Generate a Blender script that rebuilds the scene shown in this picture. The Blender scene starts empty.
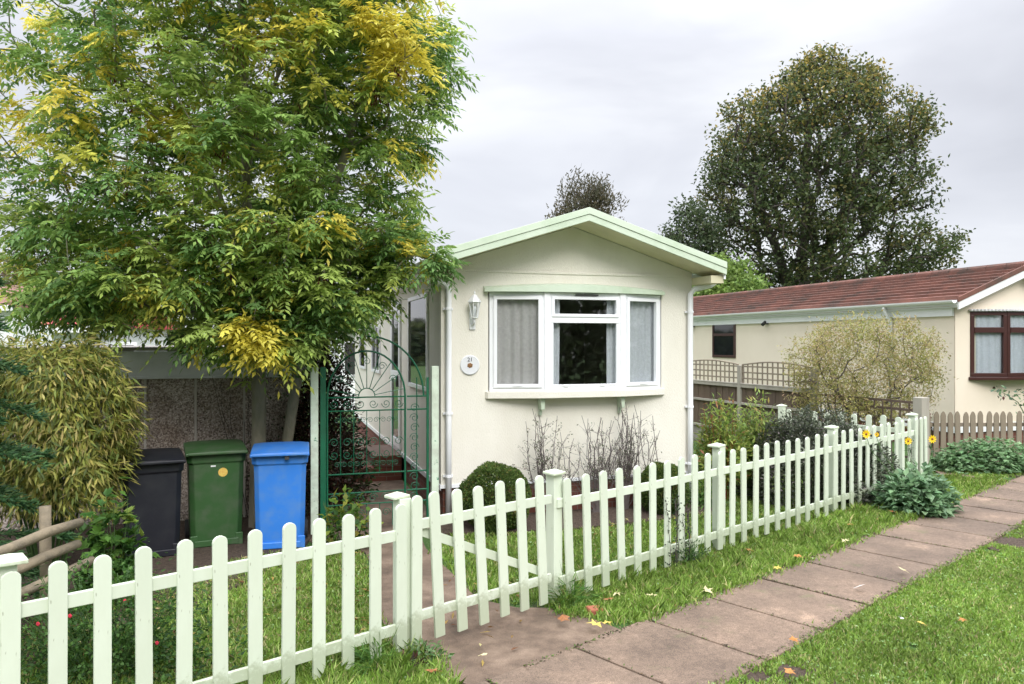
import bpy, bmesh, math, random
import numpy as np
from mathutils import Vector, Matrix

random.seed(7)
C = bpy.context.scene.collection
R = math.radians
H = 2.0                                   # camera height
FOC = 768.0

def at(u, v, Y):                           # a point seen at column u, row v, Y metres away
    return Vector(((u-512)/FOC*Y, Y, H-(v-342)/FOC*Y))
def gx(u, Y): return (u-512)/FOC*Y

# ------------------------------------------------------------------ materials
def new_mat(name):
    m = bpy.data.materials.new(name); m.use_nodes = True
    nt = m.node_tree; b = nt.nodes['Principled BSDF']
    return m, nt, b
def N(nt, t, **k):
    n = nt.nodes.new(t)
    for a, v in k.items(): setattr(n, a, v)
    return n
def L(nt, a, b): nt.links.new(a, b)
def noise(nt, scale, detail=4, rough=.55, vec=None, dist=0):
    n = N(nt, 'ShaderNodeTexNoise'); n.inputs['Scale'].default_value = scale
    n.inputs['Detail'].default_value = detail; n.inputs['Roughness'].default_value = rough
    n.inputs['Distortion'].default_value = dist
    if vec is None:
        tc = N(nt, 'ShaderNodeTexCoord'); vec = tc.outputs['Object']
    L(nt, vec, n.inputs['Vector']); return n
def ramp(nt, fac, stops):
    r = N(nt, 'ShaderNodeValToRGB'); L(nt, fac, r.inputs['Fac'])
    e = r.color_ramp.elements
    while len(e) > 2: e.remove(e[-1])
    for i, (p, c) in enumerate(stops):
        x = e[i] if i < 2 else e.new(p)
        x.position = p; x.color = (*c, 1) if len(c) == 3 else c
    return r
def mix(nt, fac, a, b, mode='MIX'):
    m = N(nt, 'ShaderNodeMix', data_type='RGBA', blend_type=mode)
    for s, v in ((m.inputs[0], fac), (m.inputs[6], a), (m.inputs[7], b)):
        if isinstance(v, (int, float)): s.default_value = v
        elif isinstance(v, tuple): s.default_value = (*v, 1)
        else: L(nt, v, s)
    return m.outputs[2]
def bump(nt, b, h, strength=.3, dist=.01):
    n = N(nt, 'ShaderNodeBump'); n.inputs['Strength'].default_value = strength
    n.inputs['Distance'].default_value = dist
    L(nt, h, n.inputs['Height']); L(nt, n.outputs[0], b.inputs['Normal'])

def paint(name, col, rough=.5, dirt=None, dscale=3, amount=.35, bscale=60, bstr=.15, bdist=.003, stretch=None, spots=None):
    m, nt, b = new_mat(name)
    tc = N(nt, 'ShaderNodeTexCoord'); vec = tc.outputs['Object']
    if stretch:
        mp = N(nt, 'ShaderNodeMapping'); mp.inputs['Scale'].default_value = stretch
        L(nt, vec, mp.inputs['Vector']); vec = mp.outputs[0]
    c2 = dirt or tuple(x*.7 for x in col)
    n1 = noise(nt, dscale, 6, .6, vec)
    r1 = ramp(nt, n1.outputs['Fac'], [(.42, (0, 0, 0)), (.75, (1, 1, 1))])
    mm = N(nt, 'ShaderNodeMath', operation='MULTIPLY'); L(nt, r1.outputs[0], mm.inputs[0]); mm.inputs[1].default_value = amount
    colr = mix(nt, mm.outputs[0], col, c2)
    if spots:
        n3 = noise(nt, spots[0], 3, .6, vec)
        r3 = ramp(nt, n3.outputs['Fac'], [(spots[1], (0, 0, 0)), (spots[1]+.05, (1, 1, 1))])
        colr = mix(nt, r3.outputs[0], colr, spots[2])
    L(nt, colr, b.inputs['Base Color']); b.inputs['Roughness'].default_value = rough
    n2 = noise(nt, bscale, 3, .6, vec); bump(nt, b, n2.outputs['Fac'], bstr, bdist)
    return m

def leafmat(name, rough=.55, trans=.3, spec=.3):
    m, nt, b = new_mat(name)
    a = N(nt, 'ShaderNodeAttribute', attribute_name='Col')
    n1 = noise(nt, 9, 2)
    r1 = ramp(nt, n1.outputs['Fac'], [(.3, (.8, .8, .8)), (.7, (1.15, 1.15, 1.15))])
    c = mix(nt, 1.0, a.outputs['Color'], r1.outputs[0], 'MULTIPLY')
    L(nt, c, b.inputs['Base Color']); b.inputs['Roughness'].default_value = rough
    b.inputs['Specular IOR Level'].default_value = spec
    t = N(nt, 'ShaderNodeBsdfTranslucent'); L(nt, c, t.inputs['Color'])
    mx = N(nt, 'ShaderNodeMixShader'); mx.inputs[0].default_value = trans
    L(nt, b.outputs[0], mx.inputs[1]); L(nt, t.outputs[0], mx.inputs[2])
    L(nt, mx.outputs[0], nt.nodes['Material Output'].inputs['Surface'])
    return m

M = {}
M['fence'] = paint('pale_green_paint', (.67, .735, .605), .45, (.44, .48, .34), 5, .35, 40, .2, .002, (1, 1, .25), (38, .70, (.34, .37, .26)))
m = M['fence']; nt = m.node_tree; b = nt.nodes['Principled BSDF']; tc = N(nt, 'ShaderNodeTexCoord'); sx_ = N(nt, 'ShaderNodeSeparateXYZ'); L(nt, tc.outputs['Object'], sx_.inputs[0])
n_ = noise(nt, 16, 5, .7); ma = N(nt, 'ShaderNodeMath', operation='MULTIPLY_ADD'); L(nt, n_.outputs['Fac'], ma.inputs[0]); ma.inputs[1].default_value = -.38; L(nt, sx_.outputs[2], ma.inputs[2])
r_ = ramp(nt, ma.outputs[0], [(.0, (.5, .5, .5)), (.07, (0, 0, 0))]); r_.color_ramp.elements[0].position = 0; src_ = b.inputs['Base Color'].links[0].from_socket
n2_ = noise(nt, 30, 4, .7); info = N(nt, 'ShaderNodeObjectInfo'); rr_ = ramp(nt, info.outputs['Random'], [(0, (.93, .93, .92)), (1, (1.03, 1.03, 1.03))])
L(nt, mix(nt, 1.0, mix(nt, r_.outputs[0], src_, (.26, .30, .16)), rr_.outputs[0], 'MULTIPLY'), b.inputs['Base Color'])
M['cap'] = paint('cap_paint', (.68, .76, .60), .5, (.36, .38, .22), 14, .8, 60, .3, .003)
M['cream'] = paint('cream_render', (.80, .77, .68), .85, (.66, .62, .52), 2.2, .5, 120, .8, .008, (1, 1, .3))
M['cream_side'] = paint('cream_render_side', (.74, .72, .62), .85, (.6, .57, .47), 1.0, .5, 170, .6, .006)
M['upvc'] = paint('white_upvc', (.88, .89, .91), .3, (.65, .66, .66), 4, .2, 20, .05, .001)
M['trim'] = paint('green_trim', (.60, .69, .55), .45, (.33, .45, .27), 3, .5, 50, .1, .002)
M['soffit'] = paint('soffit_cream', (.66, .62, .43), .7, (.5, .47, .3), 3, .5)
M['nwall'] = paint('peach_render', (.78, .69, .56), .85, (.68, .59, .46), 1.1, .5, 150, .7, .006)
M['brownframe'] = paint('mahogany_frame', (.05, .016, .013), .35, (.05, .015, .01), 6, .5)
M['bark'] = paint('grey_bark', (.27, .25, .185), .9, (.13, .135, .08), 8, .8, 35, .8, .02, (1, 1, .35))
M['darkbark'] = paint('dark_bark', (.075, .062, .05), .9, (.04, .035, .03), 6, .8, 30, .6, .02)
M['twig'] = paint('dry_twig', (.11, .09, .085), .9, (.08, .065, .06), 8, .7)
M['log'] = paint('rustic_log', (.26, .21, .14), .85, (.09, .08, .06), 7, .8, 40, .7, .01)
M['greypost'] = paint('weathered_wood', (.36, .335, .28), .85, (.2, .18, .16), 6, .7, 40, .6, .005, (1, 1, .2))
M['brownpicket'] = paint('weathered_brown_wood', (.27, .222, .16), .85, (.14, .11, .09), 5, .8, 60, .6, .005, (1, 1, .15))
M['panelwood'] = paint('dark_fence_boards', (.125, .088, .062), .85, (.07, .05, .042), 4, .8, 60, .6, .006, (1, 1, .12))
M['greeniron'] = paint('green_iron', (.008, .115, .055), .4, (.01, .06, .03), 8, .6)
M['steel'] = paint('dark_steel', (.05, .05, .05), .5)
M['black_plastic'] = paint('black_bin_plastic', (.010, .011, .018), .5, (.035, .035, .04), 5, .5, 90, .2, .001)
M['green_plastic'] = paint('green_bin_plastic', (.032, .095, .026), .5, (.085, .11, .07), 6, .8, 90, .2, .001)
M['blue_plastic'] = paint('blue_bin_plastic', (.035, .20, .66), .42, (.12, .25, .5), 6, .7, 90, .2, .001)
M['rubber'] = paint('rubber', (.02, .02, .02), .8)
M['fascia'] = paint('grey_fascia', (.72, .72, .74), .7, (.5, .5, .5), 4, .6)
M['concrete'] = paint('concrete', (.30, .275, .25), .9, (.2, .18, .155), 3, .7, 60, .5, .005)
M['yellow'] = paint('yellow_petal', (.88, .62, .01), .55, (.8, .5, .01), 20, .4)
M['redbrown'] = paint('red_brown', (.22, .04, .015), .7)
M['redflower'] = paint('crimson_petal', (.55, .02, .05), .6)
M['redroof'] = paint('red_roof', (.42, .05, .06), .6, (.3, .04, .045), 3, .6)
M['farroof'] = paint('far_tiled_roof', (.22, .11, .085), .85, (.13, .08, .07), 4, .6)
M['white'] = paint('white_gloss', (.82, .83, .83), .4, (.6, .62, .62), 3, .3)
M['leaf'] = leafmat('leaf', trans=.42)
M['leafdark'] = leafmat('glossy_leaf', .35, .15, .5)
M['grass'] = leafmat('grass_blade', .5, .3, .25)
M['sticker'] = paint('yellow_sticker', (.75, .55, .12), .5, (.7, .3, .08), 60, .9)
M['plate'] = paint('white_ceramic', (.74, .75, .77), .3, (.5, .5, .52), 12, .3)
M['black'] = paint('black_ink', (.02, .02, .02), .6)
M['green_stem'] = paint('green_stem', (.06, .12, .03), .6)

def brickmat(name, c1, c2, mortar, scale=1.0):
    m, nt, b = new_mat(name)
    tc = N(nt, 'ShaderNodeTexCoord'); s = N(nt, 'ShaderNodeSeparateXYZ'); L(nt, tc.outputs['Object'], s.inputs[0])
    ad = N(nt, 'ShaderNodeMath', operation='ADD'); L(nt, s.outputs[0], ad.inputs[0]); L(nt, s.outputs[1], ad.inputs[1])
    cb = N(nt, 'ShaderNodeCombineXYZ'); L(nt, ad.outputs[0], cb.inputs[0]); L(nt, s.outputs[2], cb.inputs[1])
    br = N(nt, 'ShaderNodeTexBrick'); L(nt, cb.outputs[0], br.inputs['Vector'])
    br.inputs['Scale'].default_value = scale; br.inputs['Brick Width'].default_value = .225; br.inputs['Row Height'].default_value = .075
    br.inputs['Mortar Size'].default_value = .006
    br.inputs['Color1'].default_value = (*c1, 1); br.inputs['Color2'].default_value = (*c2, 1); br.inputs['Mortar'].default_value = (*mortar, 1)
    n = noise(nt, 12, 5); c = mix(nt, n.outputs['Fac'], br.outputs['Color'], tuple(x*.5 for x in c1))
    L(nt, c, b.inputs['Base Color']); b.inputs['Roughness'].default_value = .9
    bump(nt, b, br.outputs['Fac'], -.5, .006)
    return m
M['brick'] = brickmat('red_brick', (.22, .07, .045), (.15, .05, .035), (.2, .17, .14))

def pebble():
    m, nt, b = new_mat('pebble_dash')
    v = N(nt, 'ShaderNodeTexVoronoi'); v.inputs['Scale'].default_value = 70
    tc = N(nt, 'ShaderNodeTexCoord'); L(nt, tc.outputs['Object'], v.inputs['Vector'])
    r = ramp(nt, v.outputs['Color'], [(.15, (.19, .15, .13)), (.5, (.39, .325, .285)), (.85, (.64, .57, .52))])
    n = noise(nt, 1.6, 5); r2 = ramp(nt, n.outputs['Fac'], [(.35, (.6, .55, .5)), (.65, (1.1, 1.1, 1.1))])
    L(nt, mix(nt, 1.0, r.outputs[0], r2.outputs[0], 'MULTIPLY'), b.inputs['Base Color']); b.inputs['Roughness'].default_value = .9
    bump(nt, b, v.outputs['Distance'], .6, .008); return m
M['pebble'] = pebble()

def slabmat():
    m, nt, b = new_mat('paving_slab')
    geo = N(nt, 'ShaderNodeNewGeometry')
    a = noise(nt, 1.3, 6, .65); r = ramp(nt, a.outputs['Fac'], [(.30, (.115, .083, .062)), (.48, (.17, .123, .092)), (.60, (.215, .155, .115)), (.70, (.36, .26, .19))])
    f = noise(nt, 130, 3, .7); r2 = ramp(nt, f.outputs['Fac'], [(.35, (.55, .55, .55)), (.65, (1.4, 1.38, 1.35))])
    k = noise(nt, 26, 6, .75); r3 = ramp(nt, k.outputs['Fac'], [(.35, (.72, .71, .68)), (.65, (1.14, 1.13, 1.12))])
    c = mix(nt, 1.0, r.outputs[0], r2.outputs[0], 'MULTIPLY'); c = mix(nt, 1.0, c, r3.outputs[0], 'MULTIPLY')
    rr = ramp(nt, geo.outputs['Random Per Island'], [(0, (.86, .86, .86)), (1, (1.1, 1.08, 1.06))])
    c = mix(nt, 1.0, c, rr.outputs[0], 'MULTIPLY')
    g = noise(nt, 2.4, 5, .7); rg = ramp(nt, g.outputs['Fac'], [(.60, (0, 0, 0)), (.72, (.55, .55, .55))])
    c = mix(nt, rg.outputs[0], c, (.11, .12, .05))
    L(nt, c, b.inputs['Base Color']); b.inputs['Roughness'].default_value = .8
    bump(nt, b, f.outputs['Fac'], .35, .004); return m
M['slab'] = slabmat()
def worn():
    m, nt, b = new_mat('worn_concrete'); a = noise(nt, 2.2, 7, .7); f = noise(nt, 160, 3)
    r = ramp(nt, a.outputs['Fac'], [(.3, (.07, .048, .032)), (.48, (.145, .10, .07)), (.68, (.27, .195, .14))]); r2 = ramp(nt, f.outputs['Fac'], [(.35, (.65, .65, .65)), (.7, (1.25, 1.25, 1.25))])
    L(nt, mix(nt, 1.0, r.outputs[0], r2.outputs[0], 'MULTIPLY'), b.inputs['Base Color']); b.inputs['Roughness'].default_value = .9
    bump(nt, b, a.outputs['Fac'], .6, .03); return m
M['worn'] = worn()

def groundmat():
    m, nt, b = new_mat('ground_soil_and_turf')
    a = noise(nt, 1.1, 6, .65); f = noise(nt, 45, 4, .7)
    c1 = ramp(nt, f.outputs['Fac'], [(.3, (.03, .022, .014)), (.7, (.10, .075, .05))])
    c2 = ramp(nt, f.outputs['Fac'], [(.3, (.02, .055, .008)), (.7, (.07, .15, .022))])
    r = ramp(nt, a.outputs['Fac'], [(.54, (1, 1, 1)), (.66, (0, 0, 0))])
    L(nt, mix(nt, r.outputs[0], c1.outputs[0], c2.outputs[0]), b.inputs['Base Color']); b.inputs['Roughness'].default_value = .95
    bump(nt, b, f.outputs['Fac'], .8, .03); return m
M['ground'] = groundmat()
def soilmat():
    m, nt, b = new_mat('bare_soil')
    f = noise(nt, 30, 6, .75)
    c = ramp(nt, f.outputs['Fac'], [(.3, (.03, .02, .013)), (.5, (.075, .05, .034)), (.75, (.14, .10, .07))])
    L(nt, c.outputs[0], b.inputs['Base Color']); b.inputs['Roughness'].default_value = .95
    bump(nt, b, f.outputs['Fac'], 1, .03); return m
M['soil'] = soilmat()

def tilemat():
    m, nt, b = new_mat('clay_roof_tile')
    geo = N(nt, 'ShaderNodeNewGeometry')
    a = noise(nt, 1.2, 6, .7); r = ramp(nt, a.outputs['Fac'], [(.33, (.065, .048, .038)), (.5, (.15, .066, .048)), (.7, (.23, .095, .068))])
    rr = ramp(nt, geo.outputs['Random Per Island'], [(0, (.86, .88, .88)), (1, (1.1, 1.08, 1.06))])
    c = mix(nt, 1.0, r.outputs[0], rr.outputs[0], 'MULTIPLY')
    f = noise(nt, 30, 3); L(nt, c, b.inputs['Base Color']); b.inputs['Roughness'].default_value = .8
    bump(nt, b, f.outputs['Fac'], .3, .004); return m
M['tile'] = tilemat()

def glass(name, tint=(1, 1, 1)):
    m, nt, b = new_mat(name)
    t = N(nt, 'ShaderNodeBsdfTransparent'); t.inputs[0].default_value = (*tint, 1)
    g = N(nt, 'ShaderNodeBsdfGlossy'); g.inputs['Roughness'].default_value = .02
    fr = N(nt, 'ShaderNodeLayerWeight'); fr.inputs['Blend'].default_value = .5
    pw_ = N(nt, 'ShaderNodeMath', operation='POWER'); L(nt, fr.outputs['Facing'], pw_.inputs[0]); pw_.inputs[1].default_value = 4
    mu = N(nt, 'ShaderNodeMath', operation='MULTIPLY_ADD'); L(nt, pw_.outputs[0], mu.inputs[0]); mu.inputs[1].default_value = .9; mu.inputs[2].default_value = .08
    mx = N(nt, 'ShaderNodeMixShader'); L(nt, mu.outputs[0], mx.inputs[0]); L(nt, t.outputs[0], mx.inputs[1]); L(nt, g.outputs[0], mx.inputs[2])
    L(nt, mx.outputs[0], nt.nodes['Material Output'].inputs['Surface']); return m
M['glass'] = glass('window_glass', (.9, .92, .92))
m, nt, b = new_mat('dark_glass'); b.inputs['Base Color'].default_value = (.012, .014, .015, 1); b.inputs['Roughness'].default_value = .04
b.inputs['Specular IOR Level'].default_value = .9
M['darkglass'] = m
def clothmat(name, col, trans=.3, lace=False):
    m, nt, b = new_mat(name)
    n = noise(nt, 90 if lace else 30, 3); r = ramp(nt, n.outputs['Fac'], [(.35, tuple(x*(.72 if lace else .88) for x in col)), (.65, col)])
    L(nt, r.outputs[0], b.inputs['Base Color']); b.inputs['Roughness'].default_value = .9
    return m
M['curtain'] = clothmat('grey_curtain', (.74, .74, .77))
M['curtain_brown'] = clothmat('taupe_curtain', (.66, .61, .59))
M['lace'] = clothmat('lace_curtain', (.80, .82, .88), lace=True)
m, nt, b = new_mat('room_wall'); b.inputs['Base Color'].default_value = (.5, .48, .45, 1); M['room'] = m

# ------------------------------------------------------------------ objects
def tag(o, label=None, cat=None, group=None, kind=None):
    if label: o['label'] = label
    if cat: o['category'] = cat
    if group: o['group'] = group
    if kind: o['kind'] = kind
    return o
def thing(name, loc, rz=0, label=None, cat=None, group=None):
    o = bpy.data.objects.new(name, None); C.objects.link(o); o.empty_display_size = .2
    o.location = loc; o.rotation_euler = (0, 0, rz)
    return tag(o, label, cat, group)
def link(name, me, mat, parent=None, smooth=False):
    o = bpy.data.objects.new(name, me); C.objects.link(o)
    if mat is not None: me.materials.append(mat)
    if parent: o.parent = parent
    if smooth: me.shade_smooth()
    return o

class MB:
    def __init__(s): s.v = []; s.f = []
    def add(s, vs, fs):
        k = len(s.v); s.v += [tuple(p) for p in vs]; s.f += [tuple(i+k for i in f) for f in fs]; return s
    def box(s, x0, x1, y0, y1, z0, z1, mt=None):
        vs = [Vector((x, y, z)) for z in (z0, z1) for x, y in ((x0, y0), (x1, y0), (x1, y1), (x0, y1))]
        if mt: vs = [mt @ p for p in vs]
        return s.add(vs, [(3, 2, 1, 0), (4, 5, 6, 7), (0, 1, 5, 4), (1, 2, 6, 5), (2, 3, 7, 6), (3, 0, 4, 7)])
    def prism_y(s, pts, y0, y1, mt=None):          # polygon in x,z
        n = len(pts); vs = [Vector((x, y0, z)) for x, z in pts]+[Vector((x, y1, z)) for x, z in pts]
        if mt: vs = [mt @ p for p in vs]
        return s.add(vs, [tuple(range(n)), tuple(range(2*n-1, n-1, -1))]+[(i, i+n, (i+1) % n+n, (i+1) % n) for i in range(n)])
    def prism_z(s, pts, z0, z1):                   # polygon in x,y
        n = len(pts); vs = [(x, y, z0) for x, y in pts]+[(x, y, z1) for x, y in pts]
        return s.add(vs, [tuple(range(n-1, -1, -1)), tuple(range(n, 2*n))]+[(i, (i+1) % n, (i+1) % n+n, i+n) for i in range(n)])
    def tube(s, pts, r, n=8, closed=False):
        pts = [Vector(p) for p in pts]; k = len(pts)
        rs = r if isinstance(r, (list, tuple)) else [r]*k
        vs = []; ref = None
        for i, p in enumerate(pts):
            a = pts[(i-1) % k] if (i > 0 or closed) else p; b_ = pts[(i+1) % k] if (i < k-1 or closed) else p
            d = (b_-a).normalized()
            if ref is None: ref = d.orthogonal().normalized()
            ref = (ref-d*ref.dot(d))
            ref = ref.normalized() if ref.length > 1e-6 else d.orthogonal().normalized()
            e = d.cross(ref)
            for j in range(n):
                t = 2*math.pi*j/n; vs.append(p+(ref*math.cos(t)+e*math.sin(t))*rs[i])
        fs = []
        for i in range(k if closed else k-1):
            i2 = (i+1) % k
            for j in range(n): fs.append((i*n+j, i*n+(j+1) % n, i2*n+(j+1) % n, i2*n+j))
        if not closed: fs += [tuple(range(n-1, -1, -1)), tuple(range((k-1)*n, k*n))]
        return s.add(vs, fs)
    def lathe(s, prof, c=(0, 0, 0), n=20, axis='z'):
        vs = []
        for r, h in prof:
            for j in range(n):
                t = 2*math.pi*j/n
                p = (r*math.cos(t), r*math.sin(t), h) if axis == 'z' else (r*math.cos(t), h, r*math.sin(t)) if axis == 'y' else (h, r*math.cos(t), r*math.sin(t))
                vs.append((p[0]+c[0], p[1]+c[1], p[2]+c[2]))
        k = len(prof); fs = [(i*n+j, i*n+(j+1) % n, (i+1)*n+(j+1) % n, (i+1)*n+j) for i in range(k-1) for j in range(n)]
        fs += [tuple(range(n-1, -1, -1)), tuple(range((k-1)*n, k*n))]
        return s.add(vs, fs)
    def build(s, name, mat, parent=None, bevel=0, smooth=False, seg=2):
        me = bpy.data.meshes.new(name); me.from_pydata(s.v, [], s.f)
        bm = bmesh.new(); bm.from_mesh(me); bmesh.ops.recalc_face_normals(bm, faces=bm.faces); bm.to_mesh(me); bm.free()
        o = link(name, me, mat, parent, smooth)
        if bevel:
            md = o.modifiers.new('bevel', 'BEVEL'); md.width = bevel; md.segments = seg; md.limit_method = 'ANGLE'; md.angle_limit = R(40)
        return o

def np_mesh(name, V, k, cols, mat, parent=None, smooth=False):   # V (F*k,3), faces of k verts, cols (F,3)
    V = np.asarray(V, np.float32).reshape(-1, 3); F = len(V)//k
    me = bpy.data.meshes.new(name); me.vertices.add(len(V)); me.vertices.foreach_set('co', V.ravel())
    me.loops.add(len(V)); me.loops.foreach_set('vertex_index', np.arange(len(V), dtype=np.int32))
    me.polygons.add(F); me.polygons.foreach_set('loop_start', np.arange(0, F*k, k, dtype=np.int32))
    me.update(calc_edges=True)
    if cols is not None:
        ca = me.color_attributes.new('Col', 'FLOAT_COLOR', 'CORNER')
        c4 = np.ones((F, k, 4), np.float32); c4[:, :, :3] = np.asarray(cols, np.float32)[:, None, :]
        ca.data.foreach_set('color', c4.ravel())
    return link(name, me, mat, parent, smooth)

def unit(v): return v/np.maximum(np.linalg.norm(v, axis=-1, keepdims=True), 1e-9)
def leaves(P, A, Nn, ln, wd, fold=.15):       # diamond leaves: base, side, tip, side
    A = unit(A); B = unit(np.cross(Nn, A)); Nn = np.cross(A, B)
    ln = np.broadcast_to(ln, (len(P),))[:, None]; wd = np.broadcast_to(wd, (len(P),))[:, None]
    mid = P+A*ln*.42+Nn*wd*fold
    return np.stack([P, mid+B*wd*.5, P+A*ln-Nn*wd*fold, mid-B*wd*.5], 1)
def sidx(rng, n, w): return rng.choice(len(w), n, p=np.array(w)/sum(w))
def palette(rng, n, pal, w, jit=.2):
    c = np.array(pal)[sidx(rng, n, w)]; return c*(1+rng.uniform(-jit, jit, (n, 1)))*(1+rng.uniform(-.06, .06, (n, 3)))
def compound(rng, P, A, L_=.24, ls=.078, wd=.026, pairs=4, cols=None):
    n = len(P); A = unit(A); up = np.array([0, 0, 1.])+rng.normal(0, .25, (n, 3)); Bv = unit(np.cross(up, A))
    Ls = L_*rng.uniform(.75, 1.2, n)[:, None]; out = []; cc = []
    for i in range(pairs+1):
        t = .3+.7*i/pairs; base = P+A*Ls*t; base[:, 2] -= (Ls[:, 0]*t**2*.35)
        for sgn in ((-1, 1) if i < pairs else (0,)):
            D = A*(.55 if sgn else 1)+Bv*sgn*.85+rng.normal(0, .13, (n, 3)); D[:, 2] -= .32+.25*t
            out.append(leaves(base, D, up+rng.normal(0, .25, (n, 3)), ls*rng.uniform(.8, 1.2, n), wd*rng.uniform(.85, 1.15, n)))
            if cols is not None: cc.append(cols*(1+rng.uniform(-.12, .12, (n, 1))))
    return np.concatenate(out).reshape(-1, 3), (np.concatenate(cc) if cols is not None else None)

def grow(rng, starts, clumps, seg=.25, up=.5):
    n_max = 60000; P = np.zeros((n_max, 3)); par = -np.ones(n_max, int); D = np.zeros(n_max); n = 0
    for base_i, pl in starts:
        prev = base_i
        for p in pl:
            P[n] = p; par[n] = prev
            if prev >= 0: D[n] = D[prev]+np.linalg.norm(P[n]-P[prev])
            prev = n; n += 1
    trunk_n = n
    order = np.argsort([np.min(np.linalg.norm(P[:trunk_n]-c, axis=1)) for c in clumps])
    ends = []
    for ci in order:
        c = clumps[ci]; d = np.linalg.norm(P[:n]-c, axis=1)
        pen = np.maximum(0, P[:n, 2]-(c[2]-.15*d))*1.6+.22*D[:n]
        j = int(np.argmin(d+pen)); a = P[j].copy(); ln = d[j]
        pd = P[j]-P[par[j]] if par[j] >= 0 else np.array([0, 0, 1.]); pd = pd/(np.linalg.norm(pd)+1e-9)
        ctrl = a+(c-a)*.45+pd*ln*.22+np.array([0, 0, up*ln*.15])+rng.normal(0, .05*ln, 3)
        k = max(2, int(ln/seg)); prev = j
        for q in range(1, k+1):
            t = q/k; p = a*(1-t)**2+ctrl*2*t*(1-t)+c*t*t
            P[n] = p; par[n] = prev; D[n] = D[prev]+ln/k; prev = n; n += 1
        ends.append(n-1)
    return P[:n], par[:n], np.array(ends)
def branch_mesh(name, P, par, ends, rtip, rbase, mat, parent, sides=7):
    n = len(P); cnt = np.zeros(n); cnt[ends] = 1
    for i in range(n-1, 0, -1):
        if par[i] >= 0: cnt[par[i]] += cnt[i]
    cnt = np.maximum(cnt, 1); p_ = math.log(rbase/rtip)/math.log(cnt.max()); rad = rtip*cnt**p_
    main = {}
    for i in range(n):
        q = par[i]
        if q >= 0 and (q not in main or cnt[i] > cnt[main[q]]): main[q] = i
    dirs = np.zeros((n, 3))
    for i in range(n):
        dirs[i] = P[i]-P[par[i]] if par[i] >= 0 else np.array([0, 0, 1.])
    dirs = unit(dirs)
    def ring(p, d, r):
        ref = np.array([1., 0, 0]) if abs(d[0]) < .8 else np.array([0, 1., 0])
        a = np.cross(d, ref); a /= np.linalg.norm(a); b_ = np.cross(d, a)
        t = np.arange(sides)*2*math.pi/sides
        return p+r*(np.outer(np.cos(t), a)+np.outer(np.sin(t), b_))
    V = []
    for i in range(n):
        q = par[i]
        if q < 0: continue
        mc = main[q] == i
        r0 = ring(P[q], dirs[q] if mc and dirs[q] @ dirs[i] > .3 else dirs[i], rad[q] if mc else min(rad[i]*1.15, rad[q]))
        r1 = ring(P[i], dirs[i], rad[i])
        for j in range(sides):
            k2 = (j+1) % sides; V += [r0[j], r0[k2], r1[k2], r1[j]]
    o = np_mesh(name, np.array(V), 4, None, mat, parent)
    bm = bmesh.new(); bm.from_mesh(o.data); bmesh.ops.remove_doubles(bm, verts=bm.verts, dist=1e-5); bm.to_mesh(o.data); bm.free()
    o.data.shade_smooth(); return o

def profile_sampler(rng, tab, yc, hy, n, shell=0, dens=None):   # tab rows: z, xmin, xmax
    tab = np.array(tab); out = []
    while len(out) < n:
        z = rng.uniform(tab[0, 0], tab[-1, 0]); a = np.interp(z, tab[:, 0], tab[:, 1]); b_ = np.interp(z, tab[:, 0], tab[:, 2])
        if rng.random() > (b_-a)/(tab[:, 2]-tab[:, 1]).max(): continue
        u = rng.uniform(-1, 1); w = rng.uniform(-1, 1); rr = u*u+w*w
        if rr > 1 or rr < shell*rng.random(): continue
        x = (a+b_)/2+u*(b_-a)/2; hyz = hy*min(1, (b_-a)/2/hy*1.0) if (b_-a)/2 < hy else hy
        if dens and rng.random() > dens(x, z): continue
        out.append((x, yc+w*hyz, z))
    return np.array(out)

# ------------------------------------------------------------------ frames of reference
fd = Vector((.745, .667)); fn = Vector((.667, -.745))        # along the front fence, and out towards the road
F0 = Vector((-.684, 4.907))                                  # gate post by the left run
FANG = math.atan2(fd.y, fd.x)
HANG = math.atan2(.298, .954); hr = Vector((.9545, .2982)); hd = Vector((-.2982, .9545))
def fp(t, n=0): return F0+fd*t+fn*n
def xy(v, z=0): return (v.x, v.y, z)

# ------------------------------------------------------------------ ground, path
g = MB(); S = 12
g.box(-150, 150, -60, 200, -.5, 0); tag(g.build('ground', M['ground']), kind='structure')

rng = np.random.default_rng(11)
PW = .95; SL = .74; PL0 = .665                                # path: width, slab length, distance from fence
pm = MB(); mt_f = Matrix.Translation((F0.x, F0.y, 0)) @ Matrix.Rotation(FANG, 4, 'Z')
for i in range(-8, 18):
    t0 = i*SL+.12; tilt = random.uniform(-.004, .004); w0 = random.uniform(-.01, .01)
    zs = [.024+random.uniform(-.004, .004) for _ in range(4)]
    x0, x1, y0, y1 = t0+.008, t0+SL-.008, -PL0-PW+w0, -PL0+w0
    vs = [mt_f @ Vector(p) for p in ((x0, y0, -.05), (x1, y0, -.05), (x1, y1, -.05), (x0, y1, -.05), (x0, y0, zs[0]), (x1, y0, zs[1]), (x1, y1, zs[2]), (x0, y1, zs[3]))]
    pm.add(vs, [(3, 2, 1, 0), (4, 5, 6, 7), (0, 1, 5, 4), (1, 2, 6, 5), (2, 3, 7, 6), (3, 0, 4, 7)])
pm.prism_z([(6.5, 11.8), (6.2, 10.72), (6.46, 10.42), (7.1, 10.95)], -.05, .022)
tag(pm.build('pavement', M['slab'], bevel=.006), kind='structure')

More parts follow.
